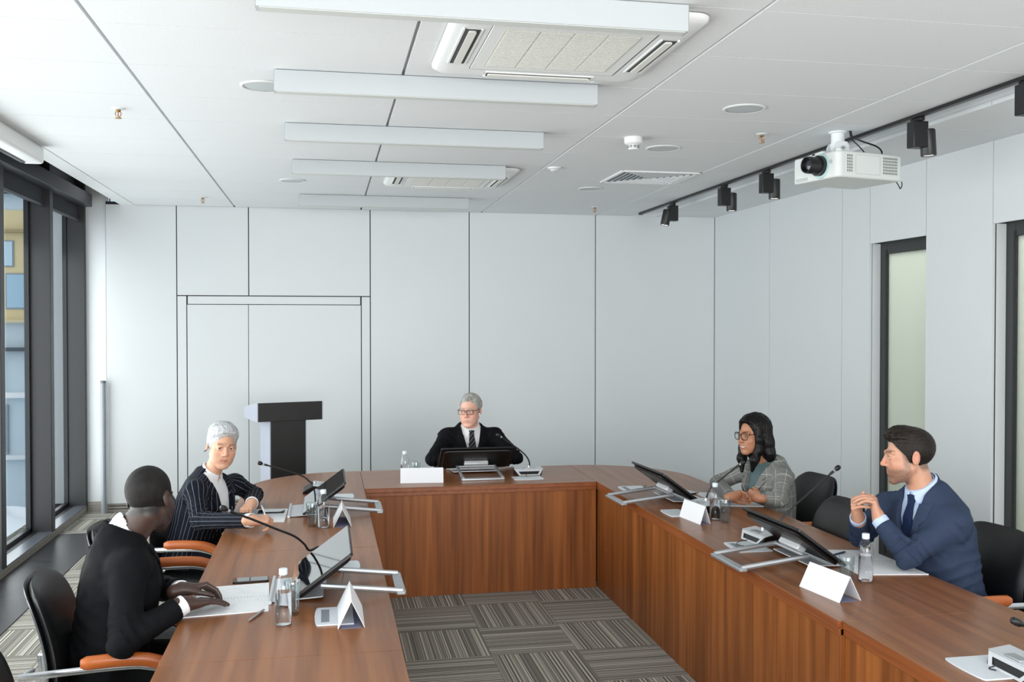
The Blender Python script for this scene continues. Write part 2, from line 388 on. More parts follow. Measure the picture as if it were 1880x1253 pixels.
# --- window wall on the left
YM = [8.84 - 1.3*k for k in range(0, 9)]                     # near faces of the mullions, the last bay ends at the back wall
bays = []
edges = [10.06] + YM
b = MB()
for ym in [10.04] + YM:
    b.box((-2.47, ym, 0), (XL, ym+0.10, 3.42))
b.box((-2.50, YN, 2.995), (-2.36, 10.14, 3.42))               # dark head above the windows
b.box((-2.50, YN, 0), (-2.40, 10.14, 0.07))
struct(b.build('wall_left', M_GREYMETAL, bevel=0.004))
struct(MB().box((-2.36, YN, 2.975), (-2.22, 10.05, 3.095)).build('trim_4', mat('charcoal_pelmet', (66,70,76), 0.4, 0.2), bevel=0.004))
struct(MB().box((-2.44, YN, 0.0), (-2.285, 10.04, 0.055)).build('baseboard_left', M_CONCRETE, bevel=0.004))
n = 0
for k in range(0, 9):
    ya = YM[k]+0.10; yb = edges[k]
    n += 1
    f = 0.035
    w = MB().box((-2.49, ya, 0.07), (-2.45, ya+f, 3.0)).box((-2.49, yb-f, 0.07), (-2.45, yb, 3.0)).box((-2.49, ya, 0.07), (-2.45, yb, 0.07+f)).box((-2.49, ya, 2.96), (-2.45, yb, 3.0)).build('window_%d' % n, M_DARKMETAL, bevel=0.003)
    struct(w)
    MB().box((-2.475, ya+f, 0.07+f), (-2.467, yb-f, 2.96)).build('pane', M_GLASS, w, smooth=0)
    MB().box((-2.46, ya, 0.055), (-2.288, yb, 0.068)).build('sill', mat('brushed_sill', (120,125,134), 0.3, 0.6), w, bevel=0.002)
    if k < 3:
        lab = ['roller blind nearest the back wall, dark fabric pulled a little way down', 'dark roller blind over the second window from the back wall', 'dark roller blind over the third window, at the left edge of the photo'][k]
        t = thing('roller_blind', (0, 0, 0), lab, 'blind', group='roller blinds along the window wall')
        MB().box((-2.345, ya+0.006, 2.85), (-2.341, yb-0.006, 3.0)).build('fabric', mat('blind_fabric', (52,55,60), 0.8), t, smooth=0)
        MB().box((-2.351, ya+0.006, 2.828), (-2.333, yb-0.006, 2.852)).build('bottom_bar', mat('blind_bar', (74,78,84), 0.4, 0.4), t, bevel=0.003)
        MB().lathe([(0.028, 0), (0.028, yb-ya-.02)], 16, Matrix.Translation((-2.36, ya+.01, 3.03)) @ Matrix.Rotation(-PI/2, 4, 'X')).build('roller_tube', M_DARKMETAL, t)

# corner pipe
t = thing('corner_post', (-2.11, 9.955, 0), 'slim grey post standing at the left corner beside the window', 'post')
MB().lathe([(0.026, 0), (0.026, 1.27), (0.0245, 1.273)], 20).build('pole', mat('post_grey', (150,156,162), 0.4, 0.2), t)
MB().lathe([(0.0265, 1.265), (0.0265, 1.285), (0.02, 1.29)], 20).build('end_cap', mat('post_cap', (112,118,122), 0.5), t)

# ================================================================ CEILING FITTINGS
names = ['nearest linear ceiling light, cut off by the top edge of the photo', 'second linear ceiling light from the camera, just beyond the big air conditioner', 'middle one of the five linear ceiling lights', 'linear ceiling light in front of the far air conditioner', 'linear ceiling light nearest the back wall']
for (y, lab) in zip((3.37, 4.57, 5.76, 7.02, 8.88), names):
    t = thing('linear_light', (0.54, y, CEIL), lab, 'ceiling light', group='five white linear lights across the ceiling')
    MB().box((-0.765, 0, -0.1), (0.765, 0.062, -0.003)).build('housing', mat('light_housing', (188,193,196), 0.5), t, bevel=0.0015)
    MB().box((-0.755, 0.006, -0.1025), (0.755, 0.056, -0.0995)).build('diffuser', mat('light_diffuser', (205,208,204), 0.5), t, smooth=0)
    for s in (-1, 1): MB().box((s*0.7655-0.0015, 0.001, -0.0985), (s*0.7655+0.0015, 0.061, -0.004)).build('end_cap', mat('light_endcap', (150,156,162), 0.4, .3), t, smooth=0)
    MB().box((-0.72, 0.012, -0.004), (0.72, 0.05, 0.0)).build('mounting_rail', M_BLACK, t, smooth=0)
def aircon(x, y, lab):
    t = thing('air_conditioner', (x, y, CEIL), lab, 'air conditioner', group='cassette air conditioners in the ceiling')
    W = 0.485; slots = []
    # outer frame as a pillow-edged square with a square hole and four outlets
    b = MB(); H = 0.33
    def ring(s, z, r): return [(px, py, z) for px, py in rrect(-s, -s, s, s, r, 6)]
    layers = [ring(W, -0.004, 0.075), ring(W*0.995, -0.018, 0.075), ring(W*0.95, -0.034, 0.07), ring(W*0.86, -0.040, 0.06), ring(H, -0.040, 0.012)]
    m = len(layers[0]); vs = [p for l in layers for p in l]; fs = []
    for i in range(len(layers)-1):
        fs += [(i*m+k, i*m+(k+1) % m, (i+1)*m+(k+1) % m, (i+1)*m+k) for k in range(m)]
    b._add(vs, fs); b.build('frame', M_WHITE, t, smooth=50)
    MB().box((-H+.004, -H+.004, -0.041), (H-.004, H-.004, -0.030)).build('intake_surround', M_WHITE, t, bevel=0.003)
    g = MB()
    for k in range(4):
        xa = -0.27+0.135*k+.004
        for j in range(26): g.box((xa, -0.262+0.0202*j, -0.0455), (xa+0.127, -0.262+0.0202*j+0.0135, -0.041))
    g.build('intake_grille', M_CREAM, t, smooth=0)
    MB().box((-0.275, -0.266, -0.0422), (0.275, 0.266, -0.0408)).build('filter', mat('filter_beige', (208,207,200), 0.8), t, smooth=0)
    for a in range(4):
        R = Matrix.Rotation(a*PI/2, 4, 'Z')
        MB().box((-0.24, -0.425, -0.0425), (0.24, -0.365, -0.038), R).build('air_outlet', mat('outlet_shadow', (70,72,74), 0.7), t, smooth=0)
        MB().prism(rrect(-0.235, -0.41, 0.235, -0.38, 0.01), -0.050, -0.0435, R).build('flap', M_CREAM, t)
        MB().prism(rrect(-0.25, -0.435, 0.25, -0.427, 0.003), -0.0445, -0.038, R).prism(rrect(-0.25, -0.363, 0.25, -0.355, 0.003), -0.0445, -0.038, R).build('outlet_rim', M_WHITE, t)
    MB().lathe([(0.012, -0.043), (0.010, -0.045)], 12, Matrix.Translation((0.27, 0.45, 0.004))).build('indicator', M_WPAINT, t)
aircon(0.955, 3.93, 'large square air conditioner in the ceiling behind the nearest linear light')
aircon(0.955, 7.585, 'smaller looking far air conditioner half hidden behind the fourth linear light')
for (x, y, r, lab) in ((-0.29, 4.91, 0.115, 'round ceiling speaker at the left end of the second linear light'), (2.226, 4.93, 0.115, 'largest round ceiling speaker right of the linear lights'), (2.198, 6.13, 0.115, 'round ceiling speaker beside the smoke detector'), (2.236, 8.06, 0.105, 'far round ceiling speaker behind the air vent'), (-0.255, 8.06, 0.105, 'round ceiling speaker left of the far air conditioner')):
    t = thing('ceiling_speaker', (x, y, CEIL), lab, 'speaker', group='round white ceiling speakers')
    MB().lathe([(r, -0.001), (r, -0.004), (r*.93, -0.008), (r*.86, -0.006)], 40, cap=False).build('rim', M_WHITE, t)
    MB().lathe([(r*.87, -0.0035), (r*.4, -0.0055), (0.001, -0.006)], 40, cap=False).build('mesh_cover', mat('speaker_mesh', (196,202,204), 0.6, bump=0.3, bscale=900), t)
for (x, y, lab) in ((-1.094, 5.57, 'brass sprinkler in the ceiling above the window side'), (2.632, 5.57, 'brass sprinkler in the ceiling left of the projector'), (-1.097, 9.28, 'far brass sprinkler near the back wall on the left'), (2.629, 9.31, 'far brass sprinkler near the back wall on the right')):
    t = thing('sprinkler', (x, y, CEIL), lab, 'sprinkler', group='brass fire sprinklers')
    MB().lathe([(0.034, 0), (0.034, -0.003), (0.022, -0.007)], 20).build('rosette', M_WPAINT, t)
    MB().lathe([(0.011, -0.006), (0.013, -0.016), (0.009, -0.02)], 12).build('body', M_BRASS, t)
    MB().tube(bez([(0.011, 0, -0.016), (0.015, 0, -0.032), (0.004, 0, -0.05)], 5), 0.0026, 6).tube(bez([(-0.011, 0, -0.016), (-0.015, 0, -0.032), (-0.004, 0, -0.05)], 5), 0.0026, 6).build('yoke', M_BRASS, t)
    MB().lathe([(0.002, -0.02), (0.003, -0.034), (0.002, -0.047)], 8).build('glass_bulb', mat('red_bulb', (190,60,40), 0.2), t)
    MB().lathe([(0.018, -0.051), (0.017, -0.054), (0.004, -0.0545)], 16).build('deflector', M_BRASS, t)
t = thing('smoke_detector', (1.894, 5.83, CEIL), 'white smoke detector hanging under the ceiling left of a round speaker', 'smoke detector')
MB().lathe([(0.056, 0), (0.057, -0.02), (0.056, -0.034), (0.046, -0.044), (0.036, -0.047)], 28).build('base', M_WHITE, t)
MB().lathe([(0.034, -0.046), (0.033, -0.066), (0.028, -0.075), (0.01, -0.077)], 24).build('chamber', M_WHITE, t)
b = MB()
for k in range(8):
    for z in (-0.052, -0.058, -0.064): b.box((0.0325, -0.0095, z-.0015), (0.0345, 0.0095, z+.0015), Matrix.Rotation(k*PI/4, 4, 'Z'))
b.build('vent_slots', M_JOINT, t, smooth=0)
t = thing('motion_sensor', (1.68, 7.05, CEIL), 'small white dome motion sensor by the far end of the fourth linear light', 'sensor')
MB().lathe([(0.052, 0), (0.05, -0.008), (0.04, -0.014)], 24).build('base', M_WHITE, t)
MB().lathe([(0.034, -0.012), (0.028, -0.026), (0.012, -0.034), (0.001, -0.036)], 24, cap=False).build('lens', mat('sensor_lens', (200,204,204), 0.3), t)
# square four-way air vent
t = thing('air_vent', (2.52, 7.365, CEIL), 'square white air vent with slanted louvres beside the right ceiling joint', 'vent')
MB().box((-0.31, -0.30, -0.004), (0.31, 0.30, 0.0)).build('backing', mat('vent_back', (120,126,130), 0.7), t, smooth=0)
b = MB()
for s in (-1, 1): b.box((s*0.30-.014, -0.30, -0.012), (s*0.30+.014, 0.30, 0)).box((-0.30, s*0.287-.014, -0.012), (0.30, s*0.287+.014, 0))
b.build('frame', M_WHITE, t, bevel=0.002)
for a in range(4):
    R = Matrix.Rotation(a*PI/2, 4, 'Z')
    for k in range(6):
        y = 0.045+0.04*k; h = y*0.98
        MB().box((-h, 0, -0.011), (h, 0.002, 0.011), R @ Matrix.Translation((0, y, -0.008)) @ Matrix.Rotation(R_(48), 4, 'X')).build('louvre', M_WPAINT, t, smooth=0)
# track with spots
t = thing('light_track', (3.235, 0, CEIL), 'long black lighting track along the right side of the ceiling', 'light track')
MB().box((-0.017, YN+.5, -0.02), (0.017, 9.7, 0.0)).build('rail', M_BLACK, t, bevel=0.001)
MB().box((-0.018, 9.66, -0.023), (0.018, 9.72, 0.0)).build('end_cap', M_BLACK, t, bevel=0.002)
spots = ((8.767, 12, 'black spotlight at the far end of the track near the back wall'), (7.556, 0, 'second black spotlight from the back wall'), (6.777, 0, 'third black spotlight from the back wall, left of the projector'), (4.893, -4, 'black spotlight right of the projector'), (4.03, 0, 'black spotlight cut off by the right edge of the photo'))
for i, (y, tilt, lab) in enumerate(spots):
    t = thing('spotlight', (3.24, y, CEIL-0.021), lab, 'spotlight', group='black spotlights on the ceiling track')
    hx = -0.055 if i == 0 else 0.055
    MB().box((-0.012, -0.05, -0.02), (0.012, 0.05, 0.0)).build('adapter', M_BLACK, t, bevel=0.002)
    MB().box((-0.045, -0.035, -0.165), (0.045, 0.035, -0.02)).build('driver_box', M_BLACK, t, bevel=0.004)
    M = Matrix.Translation((hx+0.01*(1 if i else -1), -0.0, -0.135)) @ Matrix.Rotation(R_(tilt), 4, 'Y')
    MB().lathe([(0.038, 0.075), (0.042, 0.07), (0.042, -0.07), (0.041, -0.072), (0.036, -0.072), (0.034, -0.066)], 28, M).build('lamp_head', M_BLACK, t)
    MB().lathe([(0.0345, -0.067), (0.001, -0.064)], 28, M, cap=False).build('lens', M_LAMP, t)
# projector
px0 = at(1541, 243, 'z', CEIL)
t = thing('projector_mount', (3.06, 5.43, CEIL), 'white ceiling bracket holding the projector', 'bracket')
MB().lathe([(0.055, 0), (0.055, -0.006), (0.045, -0.012)], 24).build('ceiling_plate', M_WPAINT, t)
MB().lathe([(0.04, -0.01), (0.04, -0.07), (0.047, -0.072), (0.047, -0.125), (0.03, -0.13)], 24).build('column', M_WPAINT, t)
for s in (-1, 1): MB().prism([(-0.045, -0.14), (0.045, -0.14), (0.045, -0.09), (0.03, -0.065), (-0.03, -0.065), (-0.045, -0.09)], s*0.052-.003, s*0.052+.003, Matrix.Rotation(PI/2, 4, 'X') @ Matrix.Translation((0, 0, 0))).build('side_cheek', M_WPAINT, t, bevel=0.001)
for s in (-1, 1): MB().lathe([(0.011, 0), (0.011, 0.012)], 10, Matrix.Translation((-0.0, s*0.055, -0.105)) @ Matrix.Rotation(s*-PI/2, 4, 'X')).build('pivot_bolt', M_SILVER, t)
MB().box((-0.16, -0.02, -0.15), (0.05, 0.02, -0.138)).box((-0.05, -0.12, -0.152), (0.05, 0.12, -0.142)).box((-.16, -.1, -.152), (-.135, .1, -.138)).build('cradle', M_WPAINT, t, bevel=0.002)
# the body: lens looks left towards the far screen end; its side faces the camera
t = thing('projector', (3.02, 5.40, CEIL-0.155), 'white projector with a black lens hanging from the ceiling', 'projector', rz=R_(13))
bw, bd, bh = 0.50, 0.40, 0.155
body = MB().prism(rrect(-0.15, -bd/2, -0.15+bw, bd/2, 0.035, 6), -bh, 0).build('body', mat('projector_white', (222,226,224), 0.45), t, bevel=0.012, seg=3)
MB().box((-0.12, -0.13, -0.002), (0.3, 0.13, 0.006)).build('top_plate', M_WPAINT, t, bevel=0.003)
LM = Matrix.Translation((-0.15, -0.055, -0.075)) @ Matrix.Rotation(-PI/2, 4, 'Y')
MB().lathe([(0.075, -0.002), (0.073, 0.006), (0.066, 0.008)], 32, LM).build('lens_ring', mat('pale_teal_ring', (186,214,212), 0.4), t)
MB().lathe([(0.060, 0.0), (0.060, 0.03), (0.050, 0.032), (0.050, 0.10), (0.047, 0.112), (0.041, 0.112), (0.036, 0.09)], 32, LM).build('lens_barrel', M_BLACK, t)
MB().lathe([(0.036, 0.091), (0.022, 0.099), (0.001, 0.101)], 28, LM, cap=False).build('lens_glass', mat('coated_lens', (40,38,52), 0.05, spec=0.9), t)
MB().lathe([(0.012, 0.0), (0.012, 0.003)], 16, Matrix.Translation((-0.15, -0.14, -0.06)) @ Matrix.Rotation(-PI/2, 4, 'Y')).build('front_sensor', mat('sensor_grey', (196,200,200), 0.4), t)
for (xa, xb) in ((-0.085, -0.04), (0.19, 0.305)):
    b = MB(); nx = max(3, int((xb-xa)/0.0115))
    for i in range(nx):
        for j in range(6):
            x = xa+(xb-xa)*i/nx; z = -0.122+0.0175*j
            b.box((x, -bd/2-0.0012, z), (x+(xb-xa)/nx*0.66, -bd/2+0.001, z+0.0125))
    b.build('side_vent', mat('vent_grey', (138,142,138), 0.7), t, smooth=0)
b = MB()
for i in range(12): b.box((-0.1512, 0.06+.009*i, -0.145), (-0.149, 0.064+.009*i, -0.125))
b.build('front_vent', mat('vent_grey2', (176,182,180), 0.7), t, smooth=0)
b = MB().box((-0.02, -bd/2-0.0006, -0.13), (-0.018, -bd/2, -0.02)).box((0.165, -bd/2-0.0006, -0.13), (0.167, -bd/2, -0.02)).box((-0.02, -bd/2-0.0006, -0.131), (0.167, -bd/2, -0.129)).box((-0.02, -bd/2-0.0006, -0.021), (0.167, -bd/2, -0.019))
b.build('access_cover', mat('seam_grey', (178,184,182), 0.6), t, smooth=0)
MB().lathe([(0.02, 0), (0.02, 0.012), (0.014, 0.014)], 16, Matrix.Translation((-0.115, -0.165, -0.002))).build('adjust_knob', M_WPAINT, t)
for (pts, r, lab) in (([(3.120, 5.385, 3.0), (3.125, 5.375, 2.965), (3.16, 5.33, 2.93), (3.24, 5.31, 2.90), (3.29, 5.33, 2.875), (3.31, 5.36, 2.845)], 0.005, 'thicker black cable running from the ceiling to the back of the projector'),
                      ([(3.105, 5.375, 3.0), (3.112, 5.365, 2.95), (3.135, 5.33, 2.905), (3.165, 5.31, 2.86), (3.17, 5.31, 2.845)], 0.0035, 'thin black cable dropping from the ceiling to the top of the projector')):
    tag(MB().tube(bez(pts, 6), r, 8).build('projector_cable', M_BLACK), lab, 'cable')
tag(MB().tube(bez([(3.405, 5.36, 2.70), (3.41, 5.34, 2.675), (3.425, 5.345, 2.655), (3.44, 5.35, 2.675), (3.445, 5.36, 2.70)], 6), 0.003, 8).build('cable_loop', M_BLACK), 'small black cable loop hanging under the rear of the projector', 'cable')
# roll-up projection screen case
t = thing('projection_screen', (-1.872, 0, CEIL), 'white roll-up projection screen case under the ceiling edge at the left', 'projection screen')
MB().prism(rrect(-0.065, -0.115, 0.065, -0.004, 0.022, 5), 0, 3.8, Matrix.Translation((0, 6.83, 0)) @ Matrix.Rotation(PI/2, 4, 'X')).build('case', M_WHITE, t)
MB().prism(rrect(-0.066, -0.117, 0.066, -0.003, 0.024, 5), 0, 0.012, Matrix.Translation((0, 6.842, 0)) @ Matrix.Rotation(PI/2, 4, 'X')).build('end_cap', M_WPAINT, t)
MB().box((-0.055, 3.1, -0.122), (-0.03, 6.78, -0.113)).build('bottom_slot', M_BLACK, t, smooth=0)
# ================================================================ CONFERENCE TABLE (horseshoe of seven sections)
XA0, XA1, XB0, XB1 = -0.53, 0.252, 1.850, 2.585
YF0, YF1 = 6.49, 7.30
TT = 0.030
def tsec(name, label, poly, topmat, panel, legs):
    cx = sum(p[0] for p in poly)/len(poly); cy = sum(p[1] for p in poly)/len(poly)
    t = thing('conference_table_section', (cx, cy, 0), label, 'table', group='sections of the horseshoe conference table')
    P = [(x-cx, y-cy) for x, y in poly]
    b = MB(); n = len(P)
    b.prism(P, TZ-0.004, TZ)
    b.build('tabletop', topmat, t, bevel=0.0015)
    MB().prism(P, TZ-TT, TZ-0.0042).build('edge_band', M_WEDGE, t, bevel=0.0015)
    def R(lo, hi): return ((lo[0]-cx, lo[1]-cy, lo[2]), (hi[0]-cx, hi[1]-cy, hi[2]))
    for lo, hi in panel: MB().box(*R(lo, hi)).build('front_panel', M_WPANEL, t, bevel=0.001)
    for lo, hi in legs: MB().box(*R(lo, hi)).build('support_panel', M_WPANEL, t, bevel=0.001)
    # apron strip under the inner edge
    for lo, hi in panel:
        if hi[1]-lo[1] > hi[0]-lo[0]: a = ((lo[0]-(.008 if lo[0] > 1 else -.0)-.0, lo[1], TZ-0.056), (hi[0]+(.008 if lo[0] < 1 else 0), hi[1], TZ-TT-.0005))
        else: a = ((lo[0], lo[1]-0.008, TZ-0.056), (hi[0], hi[1], TZ-TT-.0005))
        MB().box(*R(*a)).build('apron', M_WEDGE, t, bevel=0.002)
    return t
g = 0.0012
def rect(x0, y0, x1, y1): return [(x0+g, y0+g), (x1-g, y0+g), (x1-g, y1-g), (x0+g, y1-g)]
pz = 0.045
def pnlL(y0, y1): return [((XA1-0.034, y0+.0004, 0.0), (XA1-0.012, y1-.0004, TZ-TT))]
def pnlR(y0, y1): return [((XB0+0.012, y0+.0004, 0.0), (XB0+0.034, y1-.0004, TZ-TT))]
S1, S2 = 3.245, 4.79
tsec('a', 'nearest left section of the wooden conference table, cut off by the bottom edge', rect(XA0, 1.7, XA1, S1), M_WTOP_Y, pnlL(1.7, S1), [((XA0+.12, 1.72, 0), (XA1-.04, 1.745, TZ-TT)), ((XA0+.12, S1-.03, 0), (XA1-.04, S1-.005, TZ-TT))])
tsec('b', 'left table section in front of the man in the black suit', rect(XA0, S1, XA1, S2), M_WTOP_Y, pnlL(S1, S2), [((XA0+.12, S1+.005, 0), (XA1-.04, S1+.03, TZ-TT))])
RL = 0.70
pl = [(XA0+g, S2+g), (XA1-g, S2+g), (XA1-g, YF1-g)] + [(XA0+RL+RL*math.cos(a), YF1-RL+RL*math.sin(a)) for a in [PI/2+PI/2*k/18 for k in range(19)]]
tsec('c', 'rounded corner section of the table in front of the woman in pinstripes', pl, M_WTOP_Y, pnlL(S2, YF0+.034), [((XA0+.2, 6.75, 0), (XA1-.04, 6.78, TZ-TT))])
tsec('d', 'table section across the back of the horseshoe, in front of the old man', rect(XA1, YF0, XB0, YF1), M_WTOP_X, [((XA1+.002, YF0+.014, 0), (XB0-.002, YF0+.036, TZ-TT))], [((XA1+.01, YF0+.04, 0), (XA1+.035, YF1-.15, TZ-TT)), ((XB0-.035, YF0+.04, 0), (XB0-.01, YF1-.15, TZ-TT))])
RR = 0.735; S3, S4 = 3.262, 4.84
pr = [(XB0+g, S4+g), (XB1-g, S4+g)] + [(XB1-RR+RR*math.cos(a), YF1-RR+RR*math.sin(a)) for a in [PI/2*k/18 for k in range(19)]] + [(XB0+g, YF1-g)]
tsec('e', 'rounded corner section of the table in front of the woman in grey', pr, M_WTOP_Y, pnlR(S4, YF0+.034), [((XB0+.04, 6.75, 0), (XB1-.2, 6.78, TZ-TT))])
tsec('f', 'right table section in front of the man in the blue suit', rect(XB0, S3, XB1, S4), M_WTOP_Y, pnlR(S3, S4), [((XB0+.04, S3+.005, 0), (XB1-.12, S3+.03, TZ-TT))])
q = tsec('h', 'nearest right section of the conference table, cut off by the lower right corner', rect(XB0+.016, 1.7, XB1+.016, S3), M_WTOP_Y, [((XB0+0.028, 1.702, 0.0), (XB0+0.05, S3-.0004, TZ-TT))], [((XB0+.055, 1.72, 0), (XB1-.12, 1.745, TZ-TT)), ((XB0+.055, S3-.03, 0), (XB1-.12, S3-.005, TZ-TT))])

# ================================================================ CHAIRS
def make_chair(label):
    """facing local +y, origin on the floor under the seat"""
    t = thing('conference_chair', (0, 0, 0), label, 'chair', group='black leather conference chairs')
    def pillow(w, h, th, fn, n=4.0):
        b = MB()
        for sgn in (1, -1):
            def f(u, v):
                s, r = 2*u-1, 2*v-1
                x = w*s*math.sqrt(max(0, 1-0.30*r**6)); z = h*r*math.sqrt(max(0, 1-0.30*s**6))
                e = (1-abs(s)**n)**0.5*(1-abs(r)**n)**0.5
                return fn(x, z, sgn*th*e)
            b.grid(f, 25, 25)
        return b
    pillow(0.245, 0.235, 0.038, lambda x, z, d: (x, 0.02+z, 0.418+d-0.25*max(0, z-0.12)**1.5*1.2)).build('seat', M_LEATHER, t, smooth=60)
    def back(x, z, d):
        tt = (z+0.23)/0.46
        return (x*(1-0.10*tt+0.08*math.sin(tt*PI)), -0.215-0.085*tt+0.55*x*x+d+0.035*math.sin(tt*PI), 0.672+z)
    pillow(0.242, 0.228, 0.030, back).build('backrest', M_LEATHER, t, smooth=60)
    pillow(0.236, 0.222, 0.012, lambda x, z, d: back(x, z, d*1.0-0.028)).build('back_shell', mat('black_shell', (30,31,34), 0.3), t, smooth=60)
    for s in (-1, 1):
        x = s*0.275
        path = [(x, -0.30, 0.608), (x, 0.02, 0.618), (x, 0.12, 0.611), (x, 0.20, 0.580), (x, 0.255, 0.525), (x, 0.27, 0.46), (x, 0.265, 0.2), (x, 0.262, 0.05), (x, 0.235, 0.018), (x, 0.1, 0.014), (x, -0.26, 0.014)]
        MB().tube(bez(path, 6), 0.009, 8, sx=1.5, up=(s, 0, 0.0001)).build('arm_frame', M_CHROME, t)
        pp = bez([(x, -0.10, 0.639), (x, 0.02, 0.643), (x, 0.12, 0.636), (x, 0.195, 0.605), (x, 0.238, 0.562)], 6)
        rr = [0.012]+[0.019]*(len(pp)-3)+[0.018, 0.012]
        MB().tube(pp, rr, 12, sx=1.35, up=(s, 0, 0.0001)).build('armrest', M_ARM, t, smooth=60)
        MB().tube([(x, -0.29, 0.608), (s*0.2, -0.268, 0.608)], 0.009, 8).build('arm_bracket', M_CHROME, t)
        MB().tube([(x, 0.1, 0.40), (x, 0.262, 0.40)], .007, 8).tube([(s*0.2, 0.1, 0.41), (x, 0.1, 0.40)], .009, 8).build('seat_bracket', M_CHROME, t)
    MB().tube([(-0.275, -0.255, 0.014), (0.275, -0.255, 0.014)], 0.011, 8).build('floor_bar', M_CHROME, t)
    MB().tube([(0.0, -0.19, 0.43), (0, -0.255, 0.47), (0, -0.262, 0.60)], 0.02, 10, sx=1.6, up=(1, 0, 0)).build('back_support', M_CHROME, t)
    return t
CH = make_chair('black leather armchair with orange wooden armrests under the man in the black suit')
CH.location = (-0.765, 3.89, 0); CH.rotation_euler.z = R_(-90+4)
dup(CH, (-0.70, 5.72, 0), R_(-90-12), 'black leather armchair with orange wooden armrests under the woman in pinstripes')
dup(CH, (-0.75, 4.80, 0), R_(-90-4), 'empty black armchair between the man in black and the woman in pinstripes, mostly hidden')
dup(CH, (-0.80, 3.0, 0), R_(-90-8), 'empty black armchair of which only the top shows at the lower left edge')
dup(CH, (2.74, 5.545, 0), R_(90+4), 'black leather chair behind the woman in the grey checked jacket')
dup(CH, (2.45, 4.75, 0), R_(90-3), 'empty black leather chair between the woman in grey and the man in blue')
dup(CH, (2.78, 3.95, 0), R_(90+4), 'black leather chair behind the man in the blue suit at the right edge')
dup(CH, (1.11, 7.62, 0), R_(180), 'black leather chair hidden behind the old man')

# ================================================================ LECTERN
t = thing('lectern', (-0.565, 8.5, 0), 'dark wooden lectern with pale grey sides behind the back left table corner', 'lectern', rz=R_(17))
hz = [(0, 1.0), (0.50, 1.0), (0.50, 1.10), (0, 1.162)]       # side profile of the head (depth, height)
b = MB()
vs = [(x, y, z) for x in (0.004, 0.561) for y, z in hz]
b._add(vs, [(0, 1, 2, 3), (7, 6, 5, 4), (0, 4, 5, 1), (1, 5, 6, 2), (2, 6, 7, 3), (3, 7, 4, 0)]).build('head', M_LECT, t, bevel=0.002)
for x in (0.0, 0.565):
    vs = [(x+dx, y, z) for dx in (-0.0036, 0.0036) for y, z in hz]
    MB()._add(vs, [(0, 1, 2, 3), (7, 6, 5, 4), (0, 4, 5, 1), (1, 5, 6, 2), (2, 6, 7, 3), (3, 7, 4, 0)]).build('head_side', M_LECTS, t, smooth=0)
MB().box((0.113, 0.012, 0.04), (0.417, 0.36, 1.0)).build('column', M_LECT, t, bevel=0.002)
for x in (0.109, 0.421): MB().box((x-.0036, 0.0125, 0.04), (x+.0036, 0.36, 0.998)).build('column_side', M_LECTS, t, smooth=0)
MB().box((0.03, -0.02, 0.0), (0.50, 0.42, 0.04)).build('foot', M_LECT, t, bevel=0.004)

# ================================================================ THINGS ON THE TABLE
def make_monitor(label):
    """origin on the table under the screen; user sits towards local -y, screen leans back"""
    t = thing('touch_monitor', (0, 0, 0), label, 'monitor', group='reclining touch monitors on silver stands')
    T = Matrix.Translation((0, -0.115, 0.030)) @ Matrix.Rotation(R_(36), 4, 'X')
    MB().prism(rrect(-0.27, 0, 0.27, 0.292, 0.012), -0.006, 0.006, T).build('bezel', M_BLACK, t, bevel=0.002)
    MB().prism(rrect(-0.266, 0.004, 0.266, 0.288, 0.01), 0.0058, 0.0072, T).build('screen', mat('glass_black_screen', (6,7,9), 0.03, spec=1.0, coat=1.0), t, smooth=0)
    back = MB().prism(rrect(-0.25, 0.02, 0.25, 0.275, 0.03), -0.022, -0.006, T).build('back_cover', M_BLACK, t, bevel=0.008)
    MB().lathe([(0.030, -0.0225), (0.027, -0.0228)], 28, T @ Matrix.Translation((0, 0.18, 0)), cap=False).build('ring_emblem', mat('dim_ring', (96,96,98), 0.4, .5), back)
    MB().box((-0.088, 0.095, -0.05), (0.088, 0.14, -0.02), T).build('hinge', mat('hinge_white', (214,217,220), 0.35, .2), t, bevel=0.006)
    MB().tube([(-0.14, 0.012, 0.052), (0.14, 0.012, 0.052)], 0.009, 10).build('hinge_bar', M_SILVER, t)
    for s in (-1, 1): MB().tube([(s*0.14, 0.0, 0.050), (s*0.14, 0.325, 0.014)], 0.010, 8, sx=1.2, up=(1, 0, 0)).build('rear_leg', M_SILVER, t)
    MB().prism(rrect(-0.155, 0.298, 0.155, 0.338, 0.008), 0.0, 0.016).build('rear_foot', M_SILVER, t, bevel=0.004)
    MB().prism(rrect(-0.17, -0.19, 0.17, 0.01, 0.01), 0.003, 0.008, Matrix.Translation((0, 0, 0)) @ Matrix.Rotation(R_(3), 4, 'X') @ Matrix.Translation((0,0,.009))).build('front_plate', mat('plate_white', (208,212,218), 0.3, .2), t, bevel=0.001)
    MB().tube([(-0.195, -0.195, 0.008), (0.195, -0.195, 0.008)], 0.008, 10).build('front_foot', mat('foot_white', (214,218,222), 0.3, .3), t)
    return t
m0 = make_monitor('reclining touch monitor in front of the man in the black suit')
m0.location = (-0.02, 4.06, TZ); m0.rotation_euler.z = R_(-90)
dup(m0, (-0.01, 5.78, TZ), R_(-90), 'reclining touch monitor in front of the woman in pinstripes')
dup(m0, (1.085, 7.03, TZ), R_(180), 'reclining touch monitor seen from behind in front of the old man')
dup(m0, (2.08, 5.76, TZ), R_(92), 'reclining touch monitor seen edge on in front of the woman in grey')
dup(m0, (2.12, 4.15, TZ), R_(92), 'reclining touch monitor seen edge on in front of the man in blue')

